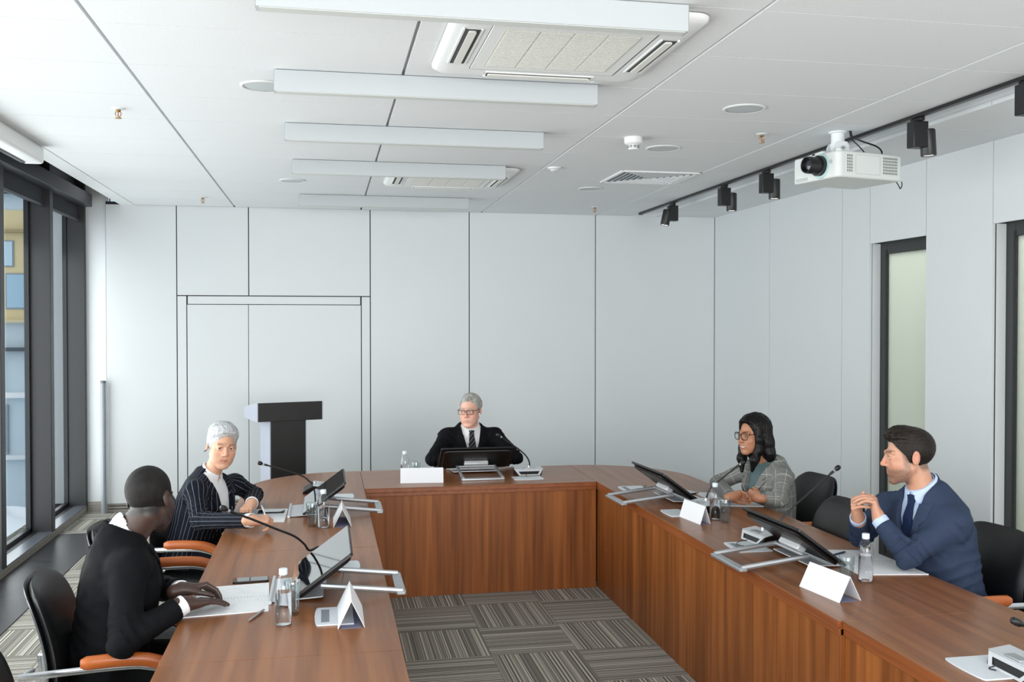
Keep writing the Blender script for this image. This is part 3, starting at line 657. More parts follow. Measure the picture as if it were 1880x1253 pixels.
def mic(label, loc, rz, pts):
    """base front faces local -y; pts: gooseneck in world coordinates"""
    t = thing('gooseneck_microphone', loc, label, 'microphone', rz=rz, group='gooseneck conference microphones')
    prof = [(-0.075, 0.0), (0.085, 0.0), (0.085, 0.018), (0.02, 0.052), (-0.05, 0.040)]     # y,z side profile
    b = MB(); w = (0.088, 0.088, 0.088, 0.1, 0.108)
    vs = [(-w[i], p[0], p[1]) for i, p in enumerate(prof)] + [(w[i], p[0], p[1]) for i, p in enumerate(prof)]
    n = 5
    b._add(vs, [tuple(range(n)), tuple(range(2*n-1, n-1, -1))] + [(i, n+i, n+(i+1) % n, (i+1) % n) for i in range(n)])
    b.build('base', M_BLACK, t, bevel=0.004)
    F = lambda x, z: (x, -0.0765-0.0+ (0.025)*z/0.040-0.001, z)
    def plate(poly, d):
        return [Vector(F(x, z)) + Vector((0, -d, 0)) for x, z in poly]
    outer = [(-0.075, 0.002), (0.075, 0.002), (0.104, 0.042), (-0.104, 0.042)]; inner = [(-0.062, 0.010), (0.062, 0.010), (0.078, 0.030), (-0.078, 0.030)]
    vs = plate(outer, 0.003)+plate(inner, 0.003)+plate(outer, 0.0)+plate(inner, 0.0)
    fs = []
    for i in range(4):
        j = (i+1) % 4
        fs += [(i, j, 4+j, 4+i), (8+i, 12+i, 12+j, 8+j), (i, 8+i, 8+j, j), (4+i, 4+j, 12+j, 12+i)]
    MB()._add(vs, fs).build('front_rim', mat('mic_silver', (205,208,212), 0.3, .3), t, bevel=0.001)
    top = [(-0.108, -0.052, 0.0412), (0.108, -0.052, 0.0412), (0.1, 0.02, 0.0532), (-0.1, 0.02, 0.0532)]
    MB()._add([Vector(p) for p in top]+[Vector(p)+Vector((0, 0, 0.004)) for p in top], [(3,2,1,0), (4,5,6,7), (0,1,5,4), (1,2,6,5), (2,3,7,6), (3,0,4,7)]).build('top_plate', mat('mic_silver', (205,208,212), 0.3), t, bevel=0.0015)
    MB().box((-0.035, -0.05, 0.0455), (0.035, -0.015, 0.0535), ).build('talk_button', M_SILVER, t, bevel=0.002)
    inv = (Matrix.Translation(loc) @ Matrix.Rotation(rz, 4, 'Z')).inverted()
    P = [inv @ Vector(p) for p in pts]
    MB().lathe([(0.012, 0), (0.009, 0.02)], 12, Matrix.Translation(P[0])).build('socket', M_SILVER, t)
    C = bez(P, 10)
    MB().tube(C[:-8], 0.0052, 8).build('gooseneck', M_BLACK, t)
    a, e = C[-9], C[-1]; d = (e-a); L = d.length
    M = Matrix.Translation(a) @ d.to_track_quat('Z', 'Y').to_matrix().to_4x4()
    hd = MB().lathe([(0.0045, -0.03), (0.007, -0.025), (0.007, L*0.2), (0.0085, L*0.25), (0.0125, L*0.4), (0.0135, L*0.7), (0.012, L*0.95), (0.006, L+.004)], 14, M).build('capsule', M_BLACK, t)
    MB().lathe([(0.0076, -0.006), (0.0076, 0.004)], 14, M).build('collar', M_SILVER, hd)
    return t
def pts_y(y, *uv): return [at(u, v, 'y', y) for u, v in uv]
g = [at(568, 1011, 'y', 4.43), at(558, 999, 'y', 4.40), at(540, 985, 'y', 4.36), at(505, 971, 'y', 4.31), at(460, 953, 'y', 4.26), at(424, 940, 'y', 4.22), at(406, 932, 'y', 4.20)]
mic('gooseneck microphone reaching over the monitor to the man in the black suit', (0.0, 4.475, TZ), R_(90), [(-0.012, 4.47, TZ+.05), (-0.03, 4.455, TZ+.085)]+g)
g = pts_y(6.45, (570, 886), (556, 875), (530, 866), (500, 857.5), (486, 853.5), (474, 850))
mic('gooseneck microphone behind the monitor of the woman in pinstripes', (-0.06, 6.45, TZ), R_(90), [(-0.07, 6.45, TZ+.045)]+g)
g = pts_y(6.88, (972, 850), (966, 838), (952, 825), (934, 813), (922, 804), (912, 798))
mic('gooseneck microphone on the table right of the old man', (1.445, 6.91, TZ), R_(0), [(1.452, 6.89, TZ+.05)]+g)
g = pts_y(5.40, (1299, 908), (1305, 896), (1318, 885), (1338, 869), (1356, 855), (1366, 848))
mic('gooseneck microphone behind the name card of the woman in grey', (2.19, 5.36, TZ), R_(-90), [(2.20, 5.38, TZ+.05)]+g)
g = pts_y(4.58, (1428, 966), (1436, 952), (1456, 932), (1486, 905), (1514, 880), (1529, 867), (1541, 857))
mic('gooseneck microphone pointing up towards the man in the blue suit', (2.16, 4.545, TZ), R_(-90+6), [(2.165, 4.55, TZ+.05), (2.19, 4.57, TZ+.075)]+g)
g = [at(1886, 1190, 'y', 2.66), at(1912, 1186, 'y', 2.68), at(1926, 1174, 'y', 2.70), at(1912, 1162, 'y', 2.71), at(1888, 1152, 'y', 2.72), at(1858, 1139, 'y', 2.73)]
mic('microphone base in the lower right corner, cut off by the photo edge', (2.15, 2.66, TZ), R_(-90), [(2.205, 2.66, TZ+.045)]+g)

def cover(label, loc, rz, w=0.20, d=0.13, slot=True):
    t = thing('cable_outlet_cover', loc, label, 'cable cover', rz=rz, group='flat white cable outlet covers on the table')
    pl = [(-w/2, -d/2)] + [(w/2*math.cos(a), -d/2-0.012*math.sin(a)) for a in [PI*k/8 for k in range(7, 0, -1)]] + [(w/2, -d/2), (w/2, d/2), (-w/2, d/2)]
    MB().prism(pl, 0.0, 0.005).build('plate', mat('cover_white', (214,220,226), 0.35), t, bevel=0.001)
    if slot: MB().box((-w*0.36, -d/2+0.012, 0.0048), (w*0.36, -d/2+0.042, 0.0054)).build('slot', mat('slot_grey', (128,134,140), 0.5), t, smooth=0)
    return t
cover('white cable cover with a grey window under the name card of the man in black', (0.035, 3.665, TZ), R_(-90), 0.22, 0.13)
cover('white cable cover behind the near left monitor', (0.075, 4.42, TZ), R_(90), 0.17, 0.13, False)
cover('white cable cover behind the monitor of the woman in pinstripes', (0.09, 6.22, TZ), R_(90), 0.17, 0.15, False)
cover('white cable cover in front of the microphone of the old man', (1.408, 6.725, TZ), R_(0), 0.21, 0.13, False)
cover('white cable cover beside the stand of the far right monitor', (2.01, 6.15, TZ), R_(-90), 0.2, 0.16)
cover('white cable cover partly under the name card of the woman in grey', (1.985, 5.31, TZ), R_(-90), 0.2, 0.11, False)
cover('white cable cover below the microphone of the man in blue', (2.03, 4.43, TZ), R_(-90), 0.21, 0.16)
cover('white cable cover in the lower right corner under the cut off microphone', (2.06, 2.72, TZ), R_(-90), 0.2, 0.16, False)

def tent(label, a, b_, c, h=0.098):
    """folded card: bottom front corners a,b and a back foot c; ridge above the middle"""
    a, b_, c = Vector(a), Vector(b_), Vector(c); c0 = (a+b_)/2
    t = thing('name_card', ((a+b_)/2).to_tuple(), label, 'name card', group='blank folded white name cards')
    l = (b_-a); dpt = Vector((-l.y, l.x, 0)).normalized(); D = (c-a).dot(dpt); dp = dpt*D
    A, B = a-c0, b_-c0; rz = Vector((0, 0, h)); th = 0.0018
    def leaf(p, q, off, m, nm):
        n = (q-p).cross(off).normalized()*th
        vs = [p, q, q+off, p+off]; vs = vs+[v+n for v in vs]
        MB()._add(vs, [(3,2,1,0), (4,5,6,7), (0,1,5,4), (1,2,6,5), (2,3,7,6), (3,0,4,7)]).build(nm, m, t, smooth=0)
    leaf(A, B, dp/2+rz, M_CARD, 'front_leaf'); leaf(A+dp, B+dp, -dp/2+rz, M_CARD, 'back_leaf')
    leaf(A+dp*0.12+Vector((0, 0, .0008)), B+dp*0.12+Vector((0, 0, .0008)), dp*0.76, mat('grey_blue_card', (120,124,150), .7), 'base_leaf')
    return t
tent('folded blank name card seen end on in front of the near left monitor', (0.041, 3.51, TZ), (0.041, 3.79, TZ), (0.136, 3.52, TZ))
tent('folded blank name card behind the bottle of the woman in pinstripes', (0.040, 5.285, TZ), (0.040, 5.56, TZ), (0.135, 5.285, TZ))
tent('folded blank name card facing the camera in front of the old man', (0.504, 6.672, TZ), (0.798, 6.645, TZ), (0.6, 6.76, TZ))
tent('folded blank name card in front of the woman in grey', (2.003, 4.98, TZ), (1.972, 5.217, TZ), (2.067, 4.98, TZ))
tent('folded blank name card in front of the man in blue', (1.973, 3.471, TZ), (1.937, 3.728, TZ), (2.075, 3.475, TZ))

def bottle(label, loc, fill=0.85):
    t = thing('water_bottle', loc, label, 'bottle', group='clear plastic water bottles')
    r = 0.0315
    prof = [(0.006, 0.006), (0.022, 0.003), (0.028, 0.0), (r, 0.006), (r, 0.05), (r-.0008, 0.053), (r, 0.056), (r, 0.135), (r-.003, 0.150), (0.022, 0.168), (0.0145, 0.180), (0.0130, 0.186), (0.0130, 0.196)]
    MB().lathe(prof, 32).build('body', M_BOTTLE, t, smooth=60)
    wz = 0.135*fill
    MB().lathe([(0.006, 0.009), (0.026, 0.005), (r-.0022, 0.010), (r-.0022, wz), (0.001, wz)], 32).build('water', M_WATER, t, smooth=50)
    MB().lathe([(0.0150, 0.184), (0.0155, 0.186), (0.0155, 0.203), (0.0145, 0.2055), (0.001, 0.206)], 24, cap=False).build('cap', mat('bottle_cap', (214,228,238), 0.4), t)
    MB().lathe([(0.0165, 0.180), (0.0165, 0.183), (0.0135, 0.183)], 24, cap=False).build('neck_ring', M_BOTTLE, t)
    return t
def tumbler(label, loc, fill=0.0):
    t = thing('drinking_glass', loc, label, 'glass', group='clear drinking glasses')
    MB().lathe([(0.001, 0.0), (0.024, 0.0), (0.0255, 0.003), (0.032, 0.128), (0.0315, 0.1295), (0.0300, 0.128), (0.0240, 0.014), (0.020, 0.011), (0.001, 0.010)], 36, cap=False).build('tumbler', M_TUMBLER, t, smooth=60)
    return t
bottle('water bottle in front of the near left monitor, beside the man in the black suit', (-0.152, 3.60, TZ), 0.9)
bottle('water bottle between the glass and the name card of the woman in pinstripes', (-0.012, 5.29, TZ))
bottle('water bottle behind the name card of the old man', (0.545, 6.80, TZ))
bottle('water bottle left of the glass in front of the woman in grey', (2.139, 5.10, TZ))
bottle('water bottle at the elbow of the man in the blue suit', (2.247, 3.74, TZ))
tumbler('empty drinking glass hidden behind the nearest left water bottle', (-0.125, 3.72, TZ))
tumbler('empty drinking glass left of the bottle of the woman in pinstripes', (-0.073, 5.335, TZ))
tumbler('empty drinking glass behind the name card of the old man', (0.622, 6.80, TZ))
tumbler('empty drinking glass right of the bottle in front of the woman in grey', (2.165, 5.018, TZ))
tumbler('empty drinking glass between the name card and the bottle of the man in blue', (2.122, 3.675, TZ))

# papers: a printed sheet is one thin block with faint printed lines
def printed(name, rows):
    g = NT(name); x = g.xyz(g.obj())
    ln = g.math('GREATER_THAN', g.math('FRACT', g.math('MULTIPLY', x[1], 95.0)), 0.72)
    wd = g.math('GREATER_THAN', g.noise(g.scaled(g.obj(), (160, 95, 1)), 1.0, 2), 0.52)
    blk = g.math('GREATER_THAN', g.noise(g.scaled(g.obj(), (9, 11, 1)), 1.0, 0), 0.56)
    f = g.math('MULTIPLY', g.math('MULTIPLY', ln, wd), g.math('MULTIPLY', blk, rows))
    g.set(g.b.inputs['Base Color'], g.mix(f, lin((238,240,243)), lin((120,124,140)))); g.b.inputs['Roughness'].default_value = 0.7
    return g.m
M_PRINT = printed('printed_sheet', 0.55)
def sheet(name, label, cat, corners, th=0.004, spiral=None, m=None):
    """corners counter-clockwise on the table"""
    c = sum((Vector((p[0], p[1], 0)) for p in corners), Vector())/4
    t = thing(name, (c.x, c.y, TZ), label, cat, group='open papers in front of the people')
    MB().prism([(p[0]-c.x, p[1]-c.y) for p in corners], 0.0003, th).build('pages', m or M_PRINT, t, smooth=0)
    if spiral:
        a, b_ = Vector((spiral[0][0]-c.x, spiral[0][1]-c.y, 0)), Vector((spiral[1][0]-c.x, spiral[1][1]-c.y, 0)); b = MB(); n = 22
        d = (b_-a).normalized(); nn = Vector((-d.y, d.x, 0))
        for i in range(n):
            p = a+(b_-a)*((i+.5)/n)
            b.tube([p+nn*(0.005*math.cos(q))+Vector((0, 0, th+0.0035*math.sin(q)+0.0005)) for q in [PI*k/5 for k in range(6)]], 0.0007, 5)
        b.build('spiral_binding', M_CHROME, t)
    return t
sheet('spiral_notebook', 'open spiral notebook under the hands of the man in the black suit', 'notebook', [(-0.527, 3.75), (-0.215, 3.78), (-0.235, 4.19), (-0.50, 4.16)], spiral=((-0.50, 3.965), (-0.226, 3.985)))
sheet('spiral_notebook', 'open spiral notebook the woman in pinstripes writes in', 'notebook', [(-0.50, 5.52), (-0.225, 5.48), (-0.218, 5.86), (-0.49, 5.90)], spiral=((-0.49, 5.68), (-0.222, 5.665)))
sheet('paper_stack', 'white papers under the hands of the woman in grey', 'paper', [(2.33, 5.47), (2.575, 5.40), (2.575, 5.86), (2.34, 5.95)])
sheet('spiral_notebook', 'open notebook under the elbow of the man in the blue suit', 'notebook', [(2.28, 3.84), (2.578, 3.79), (2.575, 4.25), (2.30, 4.31)], spiral=((2.29, 4.07), (2.57, 4.02)))
def phone(label, a, b_, w=0.074, z=TZ):
    a, b_ = Vector(a), Vector(b_); d = b_-a; rz = math.atan2(d.y, d.x); L = 0.148
    c = (a+b_)/2
    t = thing('smartphone', (c.x, c.y, z), label, 'phone', rz=rz, group='smartphones')
    MB().prism(rrect(-L/2, -w/2, L/2, w/2, 0.010), 0.0004, 0.0085).build('body', M_BLACK, t, bevel=0.001)
    MB().prism(rrect(-L/2+.004, -w/2+.004, L/2-.004, w/2-.004, 0.007), 0.0083, 0.0089).build('screen', mat('phone_glass', (16,20,26), 0.04, spec=1.0, coat=1.0), t, smooth=0)
phone('smartphone lying beside the notebook of the man in the black suit', (-0.388, 4.24), (-0.24, 4.25))
phone('smartphone lying on the notebook of the woman in pinstripes', (-0.385, 5.765), (-0.232, 5.755), z=TZ+0.0045)
def pen(label, p, q, m, name='pen'):
    p, q = Vector(p), Vector(q); d = q-p; L = d.length
    t = thing(name, p.to_tuple(), label, 'pen', group=None); M = d.to_track_quat('Z', 'Y').to_matrix().to_4x4()
    MB().lathe([(0.0006, 0), (0.0034, 0.012), (0.0046, 0.02), (0.0046, L-.012)], 12, M).build('barrel', m, t)
    MB().lathe([(0.0047, L-.013), (0.0042, L-.002), (0.002, L)], 12, M).build('cap', M_SILVER, t)
    MB().box((0.0045, -0.0012, L-0.045), (0.0062, 0.0012, L-.006), M).build('clip', M_SILVER, t, smooth=0)
    return t
pen('grey pen lying at the near corner of the notebook of the man in black', (-0.280, 3.655, TZ+.0048), (-0.232, 3.79, TZ+.0048), mat('pen_grey', (170,168,168), 0.35, .4))
pen('dark pen lying on the notebook of the man in the blue suit', (2.32, 4.16, TZ+.0090), (2.43, 4.22, TZ+.0090), mat('pen_navy', (28,40,66), 0.35))
phone('smartphone lying by the monitor of the woman in grey', (2.28, 6.02), (2.33, 5.89))
for (pts, lab) in (([(0.02, 4.14, TZ+.06), (0.06, 4.20, TZ+.03), (0.075, 4.30, TZ+.006), (0.08, 4.36, TZ+.008)], 'thin black cable from the near left monitor to its white cover'),
                   ([(0.03, 5.86, TZ+.06), (0.08, 5.95, TZ+.03), (0.09, 6.10, TZ+.006), (0.09, 6.16, TZ+.008)], 'thin black cable from the far left monitor to its white cover'),
                   ([(1.42, 6.835, TZ+.012), (1.415, 6.80, TZ+.004), (1.41, 6.76, TZ+.008)], 'short black cable from the microphone of the old man to its cover'),
                   ([(2.06, 4.50, TZ+.02), (2.02, 4.51, TZ+.012), (1.99, 4.47, TZ+.008), (2.01, 4.42, TZ+.008)], 'thin black cable from the microphone of the man in blue to its cover'),
                   ([(2.04, 6.0, TZ+.05), (2.03, 6.06, TZ+.01), (2.02, 6.12, TZ+.008)], 'thin black cable from the far right monitor to its white cover'),
                   ([(2.075, 2.69, TZ+.02), (2.05, 2.70, TZ+.008), (2.06, 2.68, TZ+.007)], 'short black cable at the microphone in the lower right corner')):
    tag(MB().tube(bez(pts, 6), 0.002, 6).build('table_cable', M_BLACK), lab, 'cable')
# ================================================================ PEOPLE: implicit surfaces meshed into continuous bodies and clothes
f32 = np.float32
def A(*v): return np.array(v[0] if len(v) == 1 else v, dtype=np.float64)
def unit(v): v = np.asarray(v, float); return v/np.linalg.norm(v)
def smin(a, b, k):
    if k <= 0: return np.minimum(a, b)
    h = np.clip(0.5+0.5*(b-a)/k, 0, 1); return b+(a-b)*h-k*h*(1-h)
def smax(a, b, k): return -smin(-a, -b, k)
def sstep(x, a, b):
    t = np.clip((x-a)/(b-a), 0, 1); return t*t*(3-2*t)
def wob(P, f, s=0.0):
    """cheap smooth pseudo noise in -1..1"""
    x, y, z = P[:, 0]*f, P[:, 1]*f, P[:, 2]*f
    return (np.sin(x*1.0+1.7*np.sin(y*0.9+s)+s)+np.sin(y*1.1+1.5*np.sin(z*1.05+2.1*s)+1.3)+np.sin(z*0.95+1.6*np.sin(x*1.02+s*.7)+2.6))/3
class Cap:
    """tapered capsule"""
    def __init__(s, a, b, ra, rb, k=0.01, sub=False):
        s.a, s.b, s.ra, s.rb, s.k, s.sub = A(a), A(b), ra, rb, k, sub
        s.c = (s.a+s.b)/2; s.R = np.linalg.norm(s.b-s.a)/2+max(ra, rb); s.ba = s.b-s.a; s.l2 = max(1e-12, float(s.ba @ s.ba))
    def h(s, P): return np.clip((P-s.a.astype(f32)) @ (s.ba/s.l2).astype(f32), 0, 1)
    def d(s, P):
        h = s.h(P); q = P-s.a.astype(f32)-h[:, None]*s.ba.astype(f32)
        return np.sqrt(np.einsum('ij,ij->i', q, q))-(s.ra+(s.rb-s.ra)*h)
class Ell:
    def __init__(s, c, r, k=0.01, Rm=None, sub=False):
        s.c, s.r, s.k, s.sub = A(c), A(r), k, sub; s.R = max(r); s.Rm = Rm
    def d(s, P):
        q = P-s.c.astype(f32)
        if s.Rm is not None: q = q @ s.Rm.astype(f32)
        a = q/s.r.astype(f32); k0 = np.sqrt(np.einsum('ij,ij->i', a, a)); b = a/s.r.astype(f32); k1 = np.sqrt(np.einsum('ij,ij->i', b, b))+1e-9
        return k0*(k0-1)/k1
class Fn:
    """any function of (points, distance so far)"""
    def __init__(s, fn, c, R): s.fn, s.c, s.R = fn, A(c), R; s.k = 0
class Shape:
    def __init__(s): s.p = []
    def add(s, *x): s.p += x; return s
    def __call__(s, P, cc=None, rr=0, band=0.05):
        d = np.full(len(P), 0.12, f32)
        for q in s.p:
            if cc is not None and np.linalg.norm(q.c-cc)-q.R-rr > band: continue
            if isinstance(q, Fn): d = q.fn(P, d)
            elif q.sub: d = smax(d, -q.d(P), q.k)
            else: d = smin(d, q.d(P), q.k)
        return d
def mesh_sdf(f, lo, hi, h, B=8):
    lo = A(lo); hi = A(hi); nb = np.ceil((hi-lo)/(h*B)).astype(int)
    n = nb*B; I = np.stack(np.meshgrid(*[np.arange(k) for k in nb], indexing='ij'), -1).reshape(-1, 3)
    C = (lo+(I*B+(B-1)/2)*h).astype(f32)
    dc = np.concatenate([f(C[i:i+60000]) for i in range(0, len(C), 60000)])
    act = np.abs(dc) < h*B*0.866*1.5+0.006
    D = np.repeat(np.repeat(np.repeat(dc.reshape(nb), B, 0), B, 1), B, 2).astype(f32)
    loc = np.stack(np.meshgrid(*[np.arange(B)]*3, indexing='ij'), -1).reshape(-1, 3)
    ai = I[act]; ai = ai[np.lexsort((ai[:, 2] % 4, ai[:, 1] % 4, ai[:, 0] % 4, ai[:, 2]//4, ai[:, 1]//4, ai[:, 0]//4))]
    for i in range(0, len(ai), 24):
        blk = ai[i:i+24]; idx = (blk[:, None, :]*B+loc[None]).reshape(-1, 3); P = (lo+idx*h).astype(f32)
        cc = P.mean(0); rr = np.sqrt(((P-cc)**2).sum(1).max())
        D[idx[:, 0], idx[:, 1], idx[:, 2]] = f(P, cc, rr)
    S = D < 0
    cell = np.zeros(n-1, bool); cnt = np.zeros(n-1, np.int8)
    for dx in (0, 1):
        for dy in (0, 1):
            for dz in (0, 1): cnt += S[dx:n[0]-1+dx, dy:n[1]-1+dy, dz:n[2]-1+dz]
    cell = (cnt > 0) & (cnt < 8); ci = np.argwhere(cell); m = len(ci)
    acc = np.zeros((m, 3)); num = np.zeros(m)
    for ax in range(3):
        e = np.eye(3, dtype=int)[ax]; o1, o2 = [np.eye(3, dtype=int)[j] for j in range(3) if j != ax]
        for a in (0, 1):
            for b in (0, 1):
                p = ci+a*o1+b*o2; q = p+e
                da = D[p[:, 0], p[:, 1], p[:, 2]]; db = D[q[:, 0], q[:, 1], q[:, 2]]
                x = (da < 0) != (db < 0); t = np.where(x, da/np.where(x, da-db, 1), 0)
                acc += np.where(x[:, None], p+t[:, None]*e-ci, 0); num += x
    V = lo+(ci+acc/num[:, None])*h
    idm = np.full(n-1, -1, np.int32); idm[ci[:, 0], ci[:, 1], ci[:, 2]] = np.arange(m)
    F = []
    for ax in range(3):
        e = np.eye(3, dtype=int)[ax]; j, k = [(1, 2), (2, 0), (0, 1)][ax]; oj, ok = np.eye(3, dtype=int)[j], np.eye(3, dtype=int)[k]
        sl0 = [slice(0, -1) if t == ax else slice(1, -1) for t in range(3)]; sl1 = [slice(1, None) if t == ax else slice(1, -1) for t in range(3)]
        s0, s1 = S[tuple(sl0)], S[tuple(sl1)]; off = np.array([0 if t == ax else 1 for t in range(3)])
        for flip in (False, True):
            g = np.argwhere((s0 & ~s1) if not flip else (~s0 & s1))+off
            if len(g) == 0: continue
            ids = [idm[tuple((g-x).T)] for x in (oj+ok, ok, 0*ok, oj)]
            F.append(np.stack(ids if not flip else ids[::-1], 1))
    F = np.concatenate(F); F = F[(F >= 0).all(1)]
    # one projection step onto the exact surface
    P = V.astype(f32); e = h*0.4
    def ev(P): return np.concatenate([f(P[i:i+80000]) for i in range(0, len(P), 80000)])
    if m < 400000:
        d0 = ev(P); G = np.stack([ev(P+np.eye(3, dtype=f32)[j]*f32(e))-d0 for j in range(3)], 1)/e
        g2 = np.maximum((G**2).sum(1), 0.15); st = -(d0/g2)[:, None]*G; ln = np.linalg.norm(st, axis=1, keepdims=True)
        V = V+st*np.minimum(1, 0.5*h/np.maximum(ln, 1e-9))
    return V, F
def keep_big(V, F, mn=60):
    """drop stray crumbs: keep pieces with more than mn faces"""
    n = len(V); lab = np.arange(n)
    while True:
        m = lab[F].min(1); new = lab.copy(); np.minimum.at(new, F.ravel(), np.repeat(m, 4)); new = new[new]
        if (new == lab).all(): break
        lab = new
    u, c = np.unique(lab[F[:, 0]], return_counts=True); ok = set(u[c >= mn]); 
    keepf = np.isin(lab[F[:, 0]], list(ok)); F = F[keepf]; used = np.unique(F); mp = np.full(n, -1); mp[used] = np.arange(len(used))
    return V[used], mp[F]
def to_obj(name, V, F, m, parent=None, origin=(0, 0, 0), col=None, pat=None, mn=60, soft=0):
    V, F = keep_big(V, F, mn)
    for _ in range(soft):                                  # light relaxation takes the stair steps off sharp cloth edges
        acc = np.zeros_like(V); cnt = np.zeros(len(V))
        for k in range(4):
            np.add.at(acc, F[:, k], V[F[:, (k+1) % 4]]); np.add.at(acc, F[:, (k+1) % 4], V[F[:, k]]); np.add.at(cnt, F[:, k], 1); np.add.at(cnt, F[:, (k+1) % 4], 1)
        V = V*.4+.6*acc/np.maximum(cnt, 1)[:, None]
    me = bpy.data.meshes.new(name); W = (V-A(origin)).astype(f32)
    me.vertices.add(len(W)); me.vertices.foreach_set('co', W.ravel())
    me.loops.add(F.size); me.loops.foreach_set('vertex_index', F.astype(np.int32).ravel())
    me.polygons.add(len(F)); me.polygons.foreach_set('loop_start', np.arange(0, F.size, 4, dtype=np.int32)); me.polygons.foreach_set('use_smooth', np.ones(len(F), bool))
    me.update(calc_edges=True); me.validate()
    if col is not None:
        a = me.attributes.new('tone', 'FLOAT_COLOR', 'POINT'); c = np.ones((len(V), 4), f32); c[:, :3] = col(V.astype(f32)); a.data.foreach_set('color', c.ravel())
    if pat is not None:
        a = me.attributes.new('cloth', 'FLOAT_VECTOR', 'POINT'); a.data.foreach_set('vector', pat(V.astype(f32)).astype(f32).ravel())
    me.materials.append(m)
    o = bpy.data.objects.new(name, me); COL.objects.link(o)
    if parent: o.parent = parent
    return o
# ---------------------------------------------------------------- materials for people
def skin_mat(name, rough=0.45):
    g = NT(name); at_ = g.n('Attribute', attribute_name='tone'); n = g.noise(g.obj(), 130, 4)
    vm = g.n('VectorMath', operation='SCALE'); g.set(vm.inputs[0], at_.outputs['Color']); g.set(vm.inputs['Scale'], g.math('MULTIPLY_ADD', n, 0.2, 0.9))
    g.set(g.b.inputs['Base Color'], vm.outputs[0]); g.b.inputs['Roughness'].default_value = rough
    g.b.inputs['Subsurface Weight'].default_value = 0.06; g.b.inputs['Subsurface Radius'].default_value = (0.008, 0.004, 0.002); g.b.inputs['Subsurface Scale'].default_value = 0.6
    g.bump(g.noise(g.obj(), 420, 3), 0.10, 0.001)
    return g.m
M_SKIN = skin_mat('skin')
def hair_mat(name, c0, c1, rough=0.4, sc=(260, 260, 40), spec=0.22):
    g = NT(name); n = g.noise(g.scaled(g.obj(), sc), 1.0, 4, 0.6); big = g.noise(g.scaled(g.obj(), (38, 38, 22)), 1.0, 3, 0.6)
    g.set(g.b.inputs['Base Color'], g.ramp(g.math('ADD', g.math('MULTIPLY', n, 0.55), g.math('MULTIPLY', big, 0.45)), (0.36, lin(c0)), (0.62, lin(c1)))); g.b.inputs['Roughness'].default_value = rough; g.b.inputs['Specular IOR Level'].default_value = spec
    g.bump(n, 0.5, 0.003); return g.m
def cloth_mat(name, c, var=0.12, rough=0.85, stripes=None, check=None, weave=900):
    g = NT(name); n = g.noise(g.obj(), weave, 2); col = g.mix(n, tuple(x*(1-var) for x in lin(c)[:3])+(1,), tuple(x*(1+var) for x in lin(c)[:3])+(1,))
    u = g.xyz(g.n('Attribute', attribute_name='cloth').outputs['Vector'])
    def line(x, period, width):
        fr = g.math('FRACT', g.math('ADD', g.math('DIVIDE', x, period), 50.0)); return g.math('LESS_THAN', g.math('ABSOLUTE', g.math('SUBTRACT', fr, 0.5)), width/period/2)
    if stripes:
        p, w, sc = stripes; col = g.mix(g.math('MULTIPLY', line(u[0], p, w), 0.55), col, lin(sc))
    if check:
        p, w, sc, dk = check
        fine = g.math('MAXIMUM', g.math('MULTIPLY', line(u[0], 0.0085, 0.003), 0.35), g.math('MULTIPLY', line(u[1], 0.0085, 0.003), 0.35))
        col = g.mix(fine, col, lin(dk))
        l = g.math('MAXIMUM', line(u[0], p, w), line(u[1], p*1.15, w)); col = g.mix(g.math('MULTIPLY', l, 0.6), col, lin(sc))
    g.set(g.b.inputs['Base Color'], col); g.b.inputs['Roughness'].default_value = rough; g.b.inputs['Specular IOR Level'].default_value = 0.12
    g.bump(n, 0.15, 0.001); return g.m
M_EYE = None
def eye_mat(name, iris):
    """white eyeball; iris and pupil sit round the local +y pole"""
    g = NT(name); x = g.xyz(g.obj()); r = g.math('SQRT', g.math('ADD', g.math('MULTIPLY', x[0], x[0]), g.math('MULTIPLY', x[2], x[2])))
    front = g.math('GREATER_THAN', x[1], 0.0)
    col = g.mix(g.math('MULTIPLY', g.math('LESS_THAN', r, 0.0058), front), lin((226,220,214)), lin(iris))
    col = g.mix(g.math('MULTIPLY', g.math('LESS_THAN', r, 0.0026), front), col, lin((8,8,8)))
    g.set(g.b.inputs['Base Color'], col); g.b.inputs['Roughness'].default_value = 0.08; return g.m
M_EYE = eye_mat('eyeball', (58,40,28))

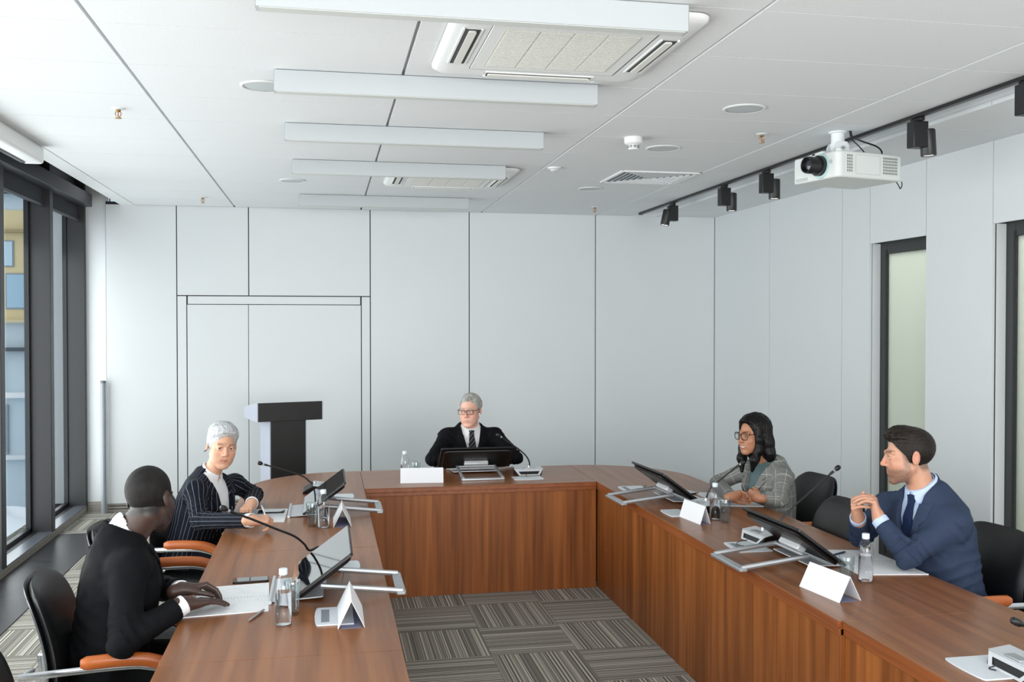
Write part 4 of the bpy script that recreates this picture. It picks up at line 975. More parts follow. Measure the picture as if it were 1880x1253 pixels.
# ---------------------------------------------------------------- head
class Frame:
    def __init__(s, o, fwd, roll=0.0):
        s.o = A(o); f = unit(fwd); r = unit(np.cross(f, A(0, 0, 1))); u = np.cross(r, f)
        c, q = math.cos(roll), math.sin(roll); s.M = np.stack([r*c+u*q, f, u*c-r*q], 1)      # columns: right, forward, up
    def w(s, *p): return s.o + s.M @ A(*p)
    def l(s, P): return (P-s.o.astype(f32)) @ s.M.astype(f32)
def head_core(k=1.0):
    S = Shape()
    S.add(Ell((0, -.018, .035), (.074, .096, .086)), Ell((0, .028, -.03), (.060, .066, .084), .03))
    return S
def head_shape(o):
    """in head coordinates, adult; o: options"""
    S = head_core(); jw = o.get('jaw', 1.0); ns = o.get('nose', 1.0)
    for s in (-1, 1):
        S.add(Cap((s*.053*jw, .004, -.050), (s*.020, .072, -.099), .016, .0145, .025))
    S.add(Ell((0, .078, -.101), (.020*jw, .016, .015), .02))
    for s in (-1, 1): S.add(Cap((s*.010, .0905, .0265), (s*.045, .074, .026), .0075, .007, .012))
    for s in (-1, 1): S.add(Ell((s*.042, .060, -.022), (.022, .022, .020), .022))
    for s in (-1, 1): S.add(Ell((s*.0325, .104, .007), (.0185, .020, .0125), .012, None, True))
    S.add(Cap((0, .0875, .018), (0, .088+.0205*ns, -.0205), .0068, .0092, .012), Ell((0, .088+.0205*ns, -.0255), (.0118, .0105, .0092), .008))
    for s in (-1, 1): S.add(Ell((s*.0125, .0965, -.0285), (.0078, .0115, .0078), .007))
    S.add(Ell((0, .083, -.060), (.028, .0125, .022), .014))
    for s in (-1, 1): S.add(Ell((s*.034, .050, -.056), (.024, .030, .036), .03))
    sm = o.get('smile', 0.0); w = .0235+.006*sm; cz = -.062+.007*sm; cy = .0870-.003*sm
    S.add(Cap((-w, cy, cz), (0, .0945, -.0580+.001*sm), .0026, .0042, .003), Cap((w, cy, cz), (0, .0945, -.0580+.001*sm), .0026, .0042, .003))
    S.add(Cap((-w*.9, cy, cz-.002), (0, .0930, -.0690-.004*sm), .0028, .0050, .003), Cap((w*.9, cy, cz-.002), (0, .0930, -.0690-.004*sm), .0028, .0050, .003))
    for s in (-1, 1): S.add(Cap((s*(w+.002), cy+.0035, cz), (0, .1005, -.0630-.0015*sm), .0014, .0017+.0024*sm, .0022, True))
    if sm:
        for s in (-1, 1): S.add(Ell((s*.036, .068, -.034), (.017, .015, .013), .014))
    for s in (-1, 1):                                     # lids with an open slit for the eyeball
        S.add(Ell((s*.0325, .0785, .0075), (.0160, .0150, .0145), .004))
    for s in (-1, 1): S.add(Ell((s*.0325, .0945, .0068), (.0128, .011, .0043*o.get('open', 1.0)), .0015, None, True))
    for s in (-1, 1):                                     # ears
        c, q = math.cos(.35), math.sin(.35); Rm = np.array([[c, s*q, 0], [-s*q, c, 0], [0, 0, 1.]]); t = .22; Rt = np.array([[1, 0, 0], [0, math.cos(t), -math.sin(t)], [0, math.sin(t), math.cos(t)]])
        S.add(Ell((s*.078, -.014, -.002), (.0075, .0185, .0315), .008, Rm @ Rt), Ell((s*.0885, -.009, .004), (.0085, .0105, .0195), .003, Rm @ Rt, True))
    return S
def in_frame(S, fr, sc=1.0):
    R = 0.17*sc
    def fn(P, d):
        q = fr.l(P)/f32(sc); return smin(d, S(q)*f32(sc), 0.012)
    return Fn(fn, fr.o, R)

# ---------------------------------------------------------------- hands
def hand(S, wrist, d, n, right, curl, spread=0.0, thumb=(0.6, 0.7, 0.3), tcurl=0.5, sc=1.0, tips=None, kk=0.004):
    """d: wrist to knuckles, n: out of the palm; curl: per finger (mcp, pip, dip) bends in degrees"""
    d = unit(d); n = unit(A(n)-d*(A(n) @ d)); l = np.cross(d, n)*(1 if right else -1); w = A(wrist)
    P = lambda a, b, c: w+(d*a+l*b+n*c)*sc
    base = [(.088, .027), (.092, .009), (.088, -.010), (.080, -.028)]; seg = [(.044, .026, .020), (.048, .030, .021), (.045, .028, .020), (.035, .021, .018)]
    for i, (a, b) in enumerate(base): S.add(Cap(P(.0, b*.62, 0), P(a, b, 0), .0150*sc, .0108*sc, .012))
    S.add(Cap(P(-.03, 0, 0), P(.02, 0, 0), .026*sc, .024*sc, .02))
    S.add(Ell(P(.045, .0, .006), (.030*sc, .030*sc, .014*sc), .015, np.stack([d, l, n], 1)))
    for i, (a, b) in enumerate(base):
        p = P(a, b, -.001); ang = 0.0; f = unit(d+l*spread*(1.2-i)*.5); r = [.0094, .0086, .0078, .0068]
        if i == 3: r = [x*.88 for x in r]
        cu = curl[i] if isinstance(curl[0], (tuple, list)) else curl
        for j in range(3):
            ang += R_(cu[j]); v = f*math.cos(ang)+n*math.sin(ang); q = p+v*seg[i][j]*sc
            S.add(Cap(p, q, r[j]*sc, r[j+1]*sc, kk if j == 0 else .0015)); p = q
        if tips is not None: tips.append((p+v*.002, unit(f*math.sin(-ang)*-1*0-(n*math.cos(ang)-f*math.sin(ang)))))
    t1 = unit(d*thumb[0]+l*thumb[1]+n*thumb[2]); c0 = P(.018, .020, .006); m = c0+t1*.044*sc
    t2 = unit(t1+d*.35+n*.25*tcurl-l*.35*tcurl); ip = m+t2*.032*sc; t3 = unit(t2+n*.3*tcurl-l*.5*tcurl); tp = ip+t3*.024*sc
    S.add(Cap(c0, m, .0150*sc, .0118*sc, .012), Cap(m, ip, .0110*sc, .0096*sc, .003), Cap(ip, tp, .0096*sc, .0078*sc, .002))
    if tips is not None: tips.append((tp, unit(-l)))
    return tp

# ---------------------------------------------------------------- person
def limbpat(P, caps):
    best = None
    out = np.zeros((len(P), 3), f32); bd = np.full(len(P), 9, f32)
    for c, fn in caps:
        d = c(P) if callable(c) and not isinstance(c, Cap) else c.d(P)
        m = d < bd; bd = np.where(m, d, bd); out[m] = fn(P[m])
    return out
def cap_uv(c, v0=0.0):
    t = unit(c.ba); x = unit(np.cross(t, A(.3, .2, 1))); y = np.cross(t, x); L = np.linalg.norm(c.ba)
    def fn(P):
        q = P-c.a.astype(f32); a = np.arctan2(q @ y.astype(f32), q @ x.astype(f32)); h = q @ t.astype(f32)
        return np.stack([a*0.052, h+v0, np.zeros(len(P))], 1)
    return fn
def person(o):
    pv, nk = A(o['pelvis']), A(o['neck']); u = unit(nk-pv); L = np.linalg.norm(nk-pv)
    lat = A(o['lat']); lat = unit(lat-u*(lat @ u)); fwd = np.cross(u, lat); g = o.get('girth', 1.0); sw = o.get('shoulder', 0.0)
    ts = [-.25, 0, .2, .45, .65, .82, .95, 1.05]; aa = [.165*g, .172*g, .158*g, .168*g, .180*g, .165*g, .105*g, .07]; bb = [.12*g, .125*g, .115*g, .120*g, .122*g, .105*g, .08, .06]; yo = [-.0, 0, .0, .006, .008, .0, -.012, -.012]
    if o.get('female'): aa = [.170, .172, .142, .150, .158, .150, .09, .06]; bb = [.125, .125, .105, .118, .128, .098, .072, .055]; yo = [0, 0, 0, .006, .018, .006, -.01, -.01]
    def torso(off):
        def fn(P):
            q = P-pv.astype(f32); t = (q @ u.astype(f32))/L; x = q @ lat.astype(f32); y = q @ fwd.astype(f32)-np.interp(t, ts, yo)
            a = np.interp(t, ts, aa)+off; b = np.interp(t, ts, bb)+off
            r = ((np.abs(x)/a)**2.4+(np.abs(y)/b)**2.4)**(1/2.4)
            d = (r-1)*np.minimum(a, b)*0.92
            cap = np.maximum(t-1.06, -.10-t)*L
            return smax(d, cap, .03).astype(f32)
        return fn
    def tc(P):
        q = P-pv.astype(f32); return q @ lat.astype(f32), q @ fwd.astype(f32), (q @ u.astype(f32))/L
    tcen, tR = pv+u*L*.45, L*.75+.1
    sh = [A(o['shR']), A(o['shL'])]; el = [A(o['elR']), A(o['elL'])]; wr = [A(o['wrR']), A(o['wrL'])]
    hf = Frame(o['head'], o['face'], o.get('roll', 0.0)); hs = o.get('hsc', 1.0); HS = head_shape(o)
    lo = np.min([*sh, *el, *wr, pv, hf.o], 0)-.26; hi = np.max([*sh, *el, *wr, pv, hf.o], 0)+.26
    foot = [A(x) for x in o['feet']]; knee = [A(x) for x in o['knees']]
    # ---- body: one continuous skin surface
    S = Shape(); tips = []
    S.add(Fn(lambda P, d: smin(d, torso(-.028)(P), .01), tcen, tR))
    for i in (0, 1):
        S.add(Cap(nk-u*.085, sh[i]-u*.01, .034, .034, .02), Cap(sh[i]-u*.01, el[i], .036, .032, .02), Cap(el[i], wr[i], .034, .0255, .012))
        hip = pv+lat*(.085 if i == 0 else -.085)
        S.add(Cap(hip, knee[i], .068, .048, .03), Cap(knee[i], foot[i]+A(0, 0, .07), .046, .033, .015))
        ft = unit(A(fwd[0], fwd[1], 0)); S.add(Cap(foot[i]+A(0, 0, .045), foot[i]+ft*.15+A(0, 0, .028), .032, .022, .02))
    S.add(Cap(hf.w(0, -.022*hs, -.055*hs), nk-u*.05, .052*o.get('nkr', 1.0), .058*o.get('nkr', 1.0), .02))
    S.add(in_frame(HS, hf, hs))
    for h_ in o['hands']: hand(S, *h_['a'], tips=tips, **{k: v for k, v in h_.items() if k != 'a'})
    slo = np.minimum(lo, np.min(foot, 0)-A(.1, .1, .03)); slo = np.minimum(slo, np.min(foot, 0)+np.minimum(fwd*.25, 0)-A(.06, .06, .03)); slo[2] = -.02; shi = np.maximum(hi, np.max(foot, 0)+np.maximum(fwd*.25, 0)+.06)
    slo = np.minimum(slo, np.min(knee, 0)-.1); shi = np.maximum(shi, np.max(knee, 0)+.1)
    base = A(lin(o['skin'])[:3]); lip = A(lin(o['lip'])[:3]); brow = A(lin(o['brow'])[:3]); nail = A(lin(o['nail'])[:3]); hairc = A(lin(o.get('scalp', o['skin']))[:3])
    beard = A(lin(o.get('beardc', o['skin']))[:3]); bk = o.get('beard', 0.0)
    def col(V):
        q = hf.l(V)/hs; x, y, z = np.abs(q[:, 0]), q[:, 1], q[:, 2]
        C = np.tile(base, (len(V), 1))
        red = (np.exp(-((x/.016)**2+((y-.11)/.02)**2+((z+.024)/.016)**2))*.5+np.exp(-(((x-.045)/.02)**2+((y-.07)/.03)**2+((z+.024)/.018)**2))*.45+np.exp(-(((x-.083)/.012)**2+((y+.01)/.03)**2+(z/.03)**2))*.5)
        C = C*(1+red[:, None]*A(.14, -.22, -.22)*o.get('ruddy', 1.0))
        def blend(m, c): return C*(1-m[:, None])+c*m[:, None]
        if bk:
            jaw = sstep(y, -.005, .03)*sstep(-z, .034, .055)*(1-.75*np.exp(-((x/.024)**2+((z+.063)/.010)**2)))*(1-sstep(x-.02*0+z*.55, .045, .06))
            jaw = np.maximum(jaw, np.exp(-((x/.026)**4+((z+.047)/.007)**2+((y-.1)/.03)**2)))*(z > -.125)*(y > -.02)*(np.linalg.norm(q, axis=1) < .17)
            side = sstep(x, .045, .06)*sstep(y, .0, .02)*(1-sstep(y, .03, .045))*sstep(-z, -.03, .0)*sstep(z, -.1, -.07)
            jaw = np.maximum(jaw, side*.8)*(.75+.35*wob(V, 900))
            C = blend(np.clip(jaw*bk, 0, 1), beard)
        sm = o.get('smile', 0.0); cz = -.0635-.001*sm
        lm = np.exp(-((x/(.0215+.006*sm))**6+((z-cz-.004*sm*(x/.02)**2)/(.0085+.0025*sm))**4))*(y > .078)
        C = blend(np.clip(lm, 0, 1)*o.get('lipk', .7), lip)
        if sm:
            tm = np.exp(-((x/.0205)**6+((z-cz-.0003-.0045*(x/.02)**2)/.0046)**4))*(y > .070); C = blend(np.clip(tm, 0, 1), A(.60, .58, .55))
        bz = .0265+.004*(1-((x-.030)/.02)**2); bm = np.exp(-(((z-bz)/(.0046*o.get('browk', 1.0)))**4))*sstep(x, .009, .014)*(1-sstep(x, .044, .050))*(y > .05)*(.85+.3*wob(V, 1500))
        C = blend(np.clip(bm, 0, 1)*.85, brow)
        ln = np.exp(-(((x-.0325)/.0145)**4+((z-.0120)/.0022)**2))*(y > .075)*.8; C = blend(np.clip(ln, 0, 1), brow*.5)
        if 'scalp' in o:
            yl = np.interp(z, [-.10, -.06, -.03, -.025, .0, .03, .05, .075, .085], [-.035, -.035, -.02, .015, .03, .045, .062, .066, .2]); hm = sstep(yl-y, -.006, .008)*sstep(z, -.075, -.05)*(np.linalg.norm(q, axis=1) < .2)*(1-sstep(x, .0745, .079)*(z < .035)*(z > -.04)*(y > -.035))
            C = blend(np.clip(hm*(.9+.15*wob(V, 700)), 0, 1), hairc)
        for p, nn in tips:
            dd = np.linalg.norm(V-(p+nn*.006).astype(f32), axis=1); C = blend(np.clip(1.6-dd/.0042, 0, 1)*.8, nail)
        return np.clip(C, 0, 1)
    root = to_obj('person', *mesh_sdf(S, slo, shi, o.get('res', .0032)), M_SKIN, None, (0, 0, 0), col)
    tag(root, o['label'], 'person')
    for s in (-1, 1):
        b = MB().lathe([(0.0001, -.0126), *[(0.0126*math.cos(a), 0.0126*math.sin(a)) for a in [R_(-75+15*k) for k in range(11)]], (0.0001, .0126)], 20, Matrix.Scale(hs, 4) @ Matrix.Rotation(-PI/2, 4, 'X'), cap=False)
        e = b.build('eye', M_EYE, root, smooth=180); gz = A(o.get('gaze', o['face'])); ef = Frame(hf.w(s*.0325*hs, .0785*hs, .0070*hs), gz, o.get('roll', 0))
        M = Matrix([list(r) for r in ef.M]).to_4x4(); M.translation = Vector(ef.o); e.matrix_local = M
    # ---- trousers and shoes
    T = Shape(); T.add(Fn(lambda P, d: smin(d, smax(torso(-.004)(P), (((P-pv.astype(f32)) @ u.astype(f32))-.10).astype(f32), .01), .01), pv, .3))
    for i in (0, 1):
        hip = pv+lat*(.085 if i == 0 else -.085)
        T.add(Cap(hip, knee[i], .080, .062, .04), Cap(knee[i], foot[i]+A(0, 0, .10), .066, .052, .02))
    T.add(Fn(lambda P, d: smax(d, .085-P[:, 2], .006)+.0025*wob(P, 45), pv, 2.0))
    to_obj('trousers', *mesh_sdf(T, slo, np.maximum(shi*0+pv+.35, np.max(knee, 0)+.15), .008), o['trouser_mat'], root)
    for i in (0, 1):
        Q = Shape(); ft = unit(A(fwd[0], fwd[1], 0)); f0 = foot[i]
        Q.add(Cap(f0-ft*.05+A(0, 0, .045), f0+ft*.05+A(0, 0, .045), .040, .042, .02), Cap(f0+ft*.04+A(0, 0, .036), f0+ft*.19+A(0, 0, .028), .044, .034, .03), Cap(f0+A(0, 0, .06), f0+A(0, 0, .10), .044, .047, .02))
        Q.add(Fn(lambda P, d: smax(d, .002-P[:, 2], .004), f0, .5)); to_obj('shoe', *mesh_sdf(Q, f0-.27, f0+.27, .007), M_BLACKG if not o.get('female') else M_LEATHER, root)
    # ---- shirt with collar and cuffs
    vb, vw, vp = o.get('vdeep', .45), o.get('vwide', .075), o.get('vpow', 1.0)         # the jacket opening: lower end, half width at the top
    H = Shape(); H.add(Fn(lambda P, d: smin(d, smax(torso(-.002)(P), ((.05-((P-pv.astype(f32)) @ u.astype(f32))/L)*L).astype(f32), .01), .005), tcen, tR))
    for i in (0, 1): H.add(Cap(nk-u*.085, sh[i]-u*.01, .038, .034, .02))
    n1 = hf.w(0, -.022*hs, -.05*hs); nu = unit(n1-nk); nb = nk-u*.045
    H.add(Cap(nb, nk+nu*.02, .0625*o.get('nkr', 1.0), .0615*o.get('nkr', 1.0), .012))
    ch, cd = o.get('collar', (.050, .030))                                            # collar height at the back, front drop
    def ccut(P, d):
        q = P-nk.astype(f32); t = q @ u.astype(f32); y = q @ fwd.astype(f32); x = np.abs(q @ lat.astype(f32))
        gap = sstep(y, .02, .05)*np.maximum(0, .022+o.get('cgap', .3)*(t+.02)-x)
        top = t-(ch-cd)-(-y)*.42
        d2 = smax(d, top.astype(f32), .004)
        return smax(d2, (gap*1.0-.004).astype(f32), .002) if o.get('open_collar') else d2
    H.add(Fn(ccut, nk, .3))
    if not o.get('closed_neck'): H.add(Cap(nk-u*.02+fwd*.0, n1, .0555*o.get('nkr', 1.0), .0555*o.get('nkr', 1.0), .002, True))
    H.add(Fn(lambda P, d: d+.0016*wob(P, 70, 1.0), tcen, tR))
    to_obj('shirt', *mesh_sdf(H, np.minimum(pv, nk)-.28, np.maximum(pv, nk)+.28, .0042), o['shirt_mat'], root, pat=None)
    for i in (0, 1) if not o.get('noleaf') else ():        # folded collar leaves
        s = 1 if i == 0 else -1; Q = Shape(); r0 = .0655*o.get('nkr', 1.0)
        cw = o.get('leaf', .05)
        def leaf(P, d):
            q = P-nk.astype(f32); t = q @ u.astype(f32); y = q @ fwd.astype(f32); x = (q @ lat.astype(f32))*s
            ax = q-nu.astype(f32)*(q @ nu.astype(f32))[:, None]; rad = np.linalg.norm(ax, axis=1); hgt = q @ nu.astype(f32)
            top = (ch-cd)-y*.42; rr = r0+.000+np.clip((top-t), 0, .1)*.42
            sh_ = np.abs(rad-rr)-.0034; low = (top-.020-cw*.62*sstep(y, -.02, .06))-t; hi_ = t-top
            mid = .004+np.clip(top-t, 0, 1)*o.get('leafgap', .55)-x
            return np.maximum.reduce([sh_, low*.8, hi_, np.where(y > 0, mid, -x+.0)*.8]).astype(f32)
        Q.add(Fn(leaf, nk, .3)); to_obj('collar', *mesh_sdf(Q, nk-.15, nk+.15, .0025), o['shirt_mat'], root, soft=2)
    for i in (0, 1):
        ax = unit(wr[i]-el[i]); p = wr[i]-ax*.028; Q = Shape(); r = .0372*o.get('cuff', 1.0)
        def cf(P, d):
            q = P-p.astype(f32); h = q @ ax.astype(f32); rad = np.linalg.norm(q-h[:, None]*ax.astype(f32), axis=1); return np.maximum.reduce([rad-r, r-.006-rad, np.abs(h)-.030]).astype(f32)+.0005
        Q.add(Fn(cf, p, .1)); to_obj('cuff', *mesh_sdf(Q, p-.07, p+.07, .003), o['shirt_mat'], root)
    # ---- jacket
    sleeves = []; Jk = Shape(); jr = o.get('sleeve', 1.0)
    Jk.add(Fn(lambda P, d: smin(d, torso(.016)(P), .01), tcen, tR))
    for i in (0, 1):
        w2 = wr[i]-unit(wr[i]-el[i])*.022
        c1, c2, c0 = Cap(sh[i]-u*.004, el[i], .061*jr, .053*jr, .045), Cap(el[i], w2, .053*jr, .0435*jr, .016), Cap(nk-u*.070+lat*(.05 if i == 0 else -.05), sh[i], .054, .054*jr, .045)
        Jk.add(c0, c1); sleeves.append((c1, c2))
    for i in (0, 1): Jk.add(sleeves[i][1])
    fa = o.get('fold', 2.1)
    def crease(ph): return np.abs(np.sin(ph))-.55
    def folds(P, d):
        x, y, t = tc(P); body = sstep(-torso(.016)(P), -.02, .0)
        a = .0016*wob(P, 26, .4)+.0010*wob(P, 62, 1.4)
        f = np.zeros(len(P), f32)
        for i in (0, 1):
            c1, c2 = sleeves[i]
            for c, at0 in ((c1, 1.0), (c2, 0.0)):
                Lc = np.linalg.norm(c.ba); hh = c.h(P)*Lc; near = np.abs(hh-at0*Lc); w = np.exp(-(near/.095)**2)*(np.maximum(c.d(P), 0) < .04)
                f += w*.0050*crease(hh/.0115+1.5*wob(P, 24, i)+i)*np.clip(.5+.9*wob(P, 15, 3.+i), 0, 1)
            Lc = np.linalg.norm(c1.ba); w = np.exp(-(c1.h(P)*Lc/.08)**2)*(np.maximum(c1.d(P), 0) < .04); f += w*.0040*crease(c1.h(P)*Lc/.014+1.6*wob(P, 18, 2.))*np.clip(.4+.9*wob(P, 13, 1.+i), 0, 1)
        w = np.exp(-((t-.30)/.20)**2); f += w*.0050*crease((t*L)/.017+.9*x/.06+1.5*wob(P, 11, .9))*body*np.clip(.45+.9*wob(P, 9, 5.), 0, 1)
        return (d+(a+f)*fa).astype(f32)
    Jk.add(Fn(folds, tcen, 2.0))
    for i in (0, 1):                                       # straight sleeve ends
        ax = unit(wr[i]-el[i]); e = wr[i]-ax*.030
        def end(P, d, ax=ax, e=e):
            q = P-e.astype(f32); h = (q @ ax.astype(f32)); rad = np.linalg.norm(q-h[:, None]*ax.astype(f32), axis=1)
            m = np.where(rad < .075, np.maximum(h, (.0005-np.abs(h*0)-.0)), -1)
            return np.where((rad < .075) & (h > -.05) & (h < .12), smax(d, h.astype(f32), .003), d).astype(f32)
        Jk.add(Fn(end, e, .16))
    hem = o.get('hem', -.12)
    def opening(P, d):
        x, y, t = tc(P); tt = np.clip((t-vb)/(1.02-vb), 0, 2)
        w = vw*tt**vp+.002
        v = np.maximum.reduce([np.abs(x)-w, .0-y+.0*x, (vb-t)*L])
        inner = -(torso(0)(P))-.022                        # only the outer shell is cut away
        near_ = torso(0)(P)-.045; cut = np.maximum.reduce([v, inner, near_])
        d = smax(d, -cut.astype(f32), .002)
        q = P-nk.astype(f32); up = q @ u.astype(f32)
        ncut = np.linalg.norm(q-nu.astype(f32)*(q @ nu.astype(f32))[:, None], axis=1)-.068*o.get('nkr', 1.0)
        d = smax(d, -np.maximum(ncut, -.07-up).astype(f32), .003)
        front = np.maximum.reduce([np.abs(x)-(.004+np.maximum(0, vb-.12-t)*.35), .02-y, t-vb])   # front edges part below the button
        d = smax(d, -np.maximum.reduce([front, inner, near_]).astype(f32), .002)
        d = smax(d, ((hem-t)*L).astype(f32), .006)
        # back collar line
        rad = ncut+.068*o.get('nkr', 1.0); yn = (P-nk.astype(f32)) @ fwd.astype(f32)
        return smax(d, -np.maximum(.030-yn*.5-up, rad-.115).astype(f32), .004)
    Jk.add(Fn(opening, tcen, tR+.1))
    allc = [c for s_ in sleeves for c in s_]
    def pat(V):
        def tuv(P):
            x, y, t = tc(P); a = np.interp(t, ts, aa); b = np.interp(t, ts, bb); return np.stack([np.arctan2(x/a, np.abs(y)/b)*.155*np.where(y > 0, 1, 1), t*L, np.zeros(len(P))], 1)
        return limbpat(V, [(torso(.016), tuv)]+[(c, cap_uv(c)) for c in allc])
    jlo, jhi = lo.copy(), hi.copy(); jlo[2] = pv[2]-.2
    jack = to_obj('jacket', *mesh_sdf(Jk, jlo, jhi, .0042), o['jacket_mat'], root, pat=pat, soft=2)
    # lapels: a thin layer following the jacket front, notched
    def lapel(s):
        Q = Shape()
        def fn(P, d):
            x, y, t = tc(P); x = x*s; tt = np.clip((t-vb)/(1.02-vb), 0, 2); w = vw*tt**vp
            lw = o.get('lapel', .052)
            outer = w+lw*np.minimum(1, tt*1.55+.05)*(1-.0*tt)
            sk = torso(.016)(P)+.0028*wob(P, 26, .4)
            top = t-.93
            notch = np.maximum(np.abs(t-.80-(x-w-lw)*1.2)*L-.005, (w+lw*.55)-x)
            b = np.maximum.reduce([np.abs(sk-.0042)-.0036, w-.001-x, x-outer, (vb-t)*L, top*L, .015-y])
            return smax(b, -notch, .001).astype(f32)
        Q.add(Fn(fn, tcen, tR)); V, F = mesh_sdf(Q, np.minimum(pv, nk)-.26, np.maximum(pv, nk)+.26, .0027)
        return to_obj('lapel', V, F, o['jacket_mat'], jack, pat=pat, mn=200, soft=3)
    if o.get('lapel', 1): lapel(1); lapel(-1)
    def collar_band(P, d):                                    # jacket collar behind the neck
        q = P-nk.astype(f32); t = q @ u.astype(f32); y = q @ fwd.astype(f32); ax = q-nu.astype(f32)*(q @ nu.astype(f32))[:, None]; rad = np.linalg.norm(ax, axis=1)
        top = o.get('jc', ch-cd)-.012-y*.46; rr = .0735*o.get('nkr', 1.0)+np.clip(top-t, 0, .1)*.12
        return np.maximum.reduce([np.abs(rad-rr)-.0038, (top-.058)-t, t-top, y-.035]).astype(f32)
    Q = Shape(); Q.add(Fn(collar_band, nk, .3)); to_obj('jacket_collar', *mesh_sdf(Q, nk-.16, nk+.16, .003), o['jacket_mat'], jack, pat=pat, soft=2)
    for i, s in enumerate((1, -1)):                        # sleeve buttons
        pass
    o.update(hf=hf, tc=tc, torso=torso, u=u, lat=lat, fwd=fwd, nk=nk, pv=pv, L=L, root=root, jack=jack, core=head_core(), nu=nu, hs=hs)
    if 'tie_mat' in o:
        Q = Shape()
        def tie(P, d):
            x, y, t = tc(P); sk = H(P)-.002; w = np.interp(t, [.2, .80, .93], [.042, .027, .017])
            b = np.maximum.reduce([np.abs(sk-.006)-.0045, np.abs(x)-w, (.15-t)*L, (t-.965)*L, .03-y])
            q = P-(nk-u*.030).astype(f32); ku = q @ u.astype(f32); knot = np.maximum.reduce([np.abs(q @ lat.astype(f32))-(.0165+.28*ku), np.abs(ku)-.021, np.abs(H(P)-.003)-.0105, .02-y])
            return smin(b, knot, .006).astype(f32)
        def tpat(V):
            x, y, t = tc(V); return np.stack([(x+t*L)*.7071, t*L, x*0], 1)
        Q.add(Fn(tie, tcen, tR)); to_obj('tie', *mesh_sdf(Q, np.minimum(pv, nk)-.2, np.maximum(pv, nk)+.2, .0032), o['tie_mat'], root, pat=tpat)
    return o
def taper(yl, y, w=.028, lo_=.22): return lo_+(1-lo_)*sstep(yl-y, -.004, w)
def strands(q, f=260., ax=1):
    k = np.ones(3, f32); k[ax] = .10
    return .0011*wob(q*k, f)+.0007*wob(q*k, f*2.1, 1.3)+.0004*wob(q*k, f*3.7, 2.2)
def hair(o, fn, m, res=.0030, lo=-.16, hi=.16, name='hair', pad=(0, 0, 0)):
    """fn(head-local points) -> distance"""
    hf, hs = o['hf'], o['hs']; S = Shape(); S.add(Fn(lambda P, d: (fn(hf.l(P)/f32(hs))*hs).astype(f32), hf.o, 2.0))
    return to_obj(name, *mesh_sdf(S, hf.o+lo-A(pad), hf.o+hi+A(pad)*0, res), m, o['root'], mn=40)
def glasses(o, m, lens_w=.026, lens_h=.019, round_=.009, r=.0014):
    hf, hs = o['hf'], o['hs']; W = lambda *p: Vector(hf.w(*[x*hs for x in p])); b = MB(); y0 = .1065; z0 = .006
    for s in (-1, 1):
        ring = [W(s*.0335+px, y0-.35*abs(s*.0335+px)**1.5*1.2, z0+pz) for px, pz in rrect(-lens_w, -lens_h, lens_w, lens_h, round_, 6)]
        b.tube(ring, r, 7, closed=True)
    b.tube(bez([W(-.0085, y0-.001, z0+.006), W(0, y0+.002, z0+.009), W(.0085, y0-.001, z0+.006)], 5), r*1.1, 7)
    g = b.build('glasses', m, o['root'])
    for s in (-1, 1):
        MB().tube(bez([W(s*(.0335+lens_w), y0-.018, z0+.010), W(s*.073, .078, z0+.010), W(s*.0795, .02, z0+.008), W(s*.0805, -.012, z0+.006), W(s*.079, -.03, z0-.014)], 6), r*1.05, 7).build('temple', m, g)
        ring = [W(s*.0335+px, y0-.35*abs(s*.0335+px)**1.5*1.2, z0+pz) for px, pz in rrect(-lens_w, -lens_h, lens_w, lens_h, round_, 6)]
        L_ = MB(); L_._add(ring, [tuple(range(len(ring)))]); L_.build('lens', M_GLASS, g, smooth=0)
    return g
# ---------------------------------------------------------------- man in the black suit (left, seen from behind)
wR, wL = A(at(338, 1110, 'z', .796)), A(at(333, 1084, 'z', .808))
tR = A(at(428, 1097, 'z', .778)); kL = A(at(384, 1073, 'z', .815))
o1 = person(dict(label='man with cropped black hair in a black suit, seen from behind, hands on his notebook', pelvis=(-.818, 3.90, .53), neck=(-.760, 3.945, 1.035), lat=(.30, -.955, 0), girth=1.06,
    shR=(-.705, 3.745, .940), shL=(-.82, 4.115, .945), elR=(-.705, 3.605, .705), elL=(-.70, 4.22, .735), wrR=wR, wrL=wL, head=(-.672, 3.965, 1.152), face=(.34, .92, -.22), roll=.05, hsc=1.03, gaze=(.2, .97, -.05),
    feet=[(-.40, 3.80, 0), (-.42, 4.05, 0)], knees=[(-.45, 3.80, .50), (-.47, 4.05, .50)],
    hands=[dict(a=(wR, tR-wR, (.05, 0, -1), True), curl=[(8, 10, 6)]*4, spread=.18, thumb=(.8, .5, .05), tcurl=.3),
           dict(a=(wL, kL-wL, (.15, -.25, -1), False), curl=[(40, 28, 15), (42, 28, 15), (40, 25, 15), (36, 25, 12)], spread=.35, thumb=(.8, .5, .4), tcurl=.4)],
    skin=(66, 46, 39), lip=(84, 54, 48), brow=(22, 17, 15), nail=(150, 106, 90), scalp=(30, 27, 27), beard=.8, beardc=(30, 24, 22), ruddy=.5, nkr=1.12,
    shirt_mat=cloth_mat('white_shirt_cotton', (236, 238, 242), .03, .8), jacket_mat=cloth_mat('black_suit_wool', (14, 15, 18), .18, .8), trouser_mat=MATS.get('black_suit_wool'), collar=(.090, .030), noleaf=1, jc=.012, vdeep=.42, vwide=.07, hem=-.16,
    tie_mat=cloth_mat('pale_tie_silk', (206, 202, 188), .05, .5, stripes=(.012, .003, (150, 148, 140)))) | {'trouser_mat': cloth_mat('black_trouser_wool', (13, 14, 16), .15, .85)})
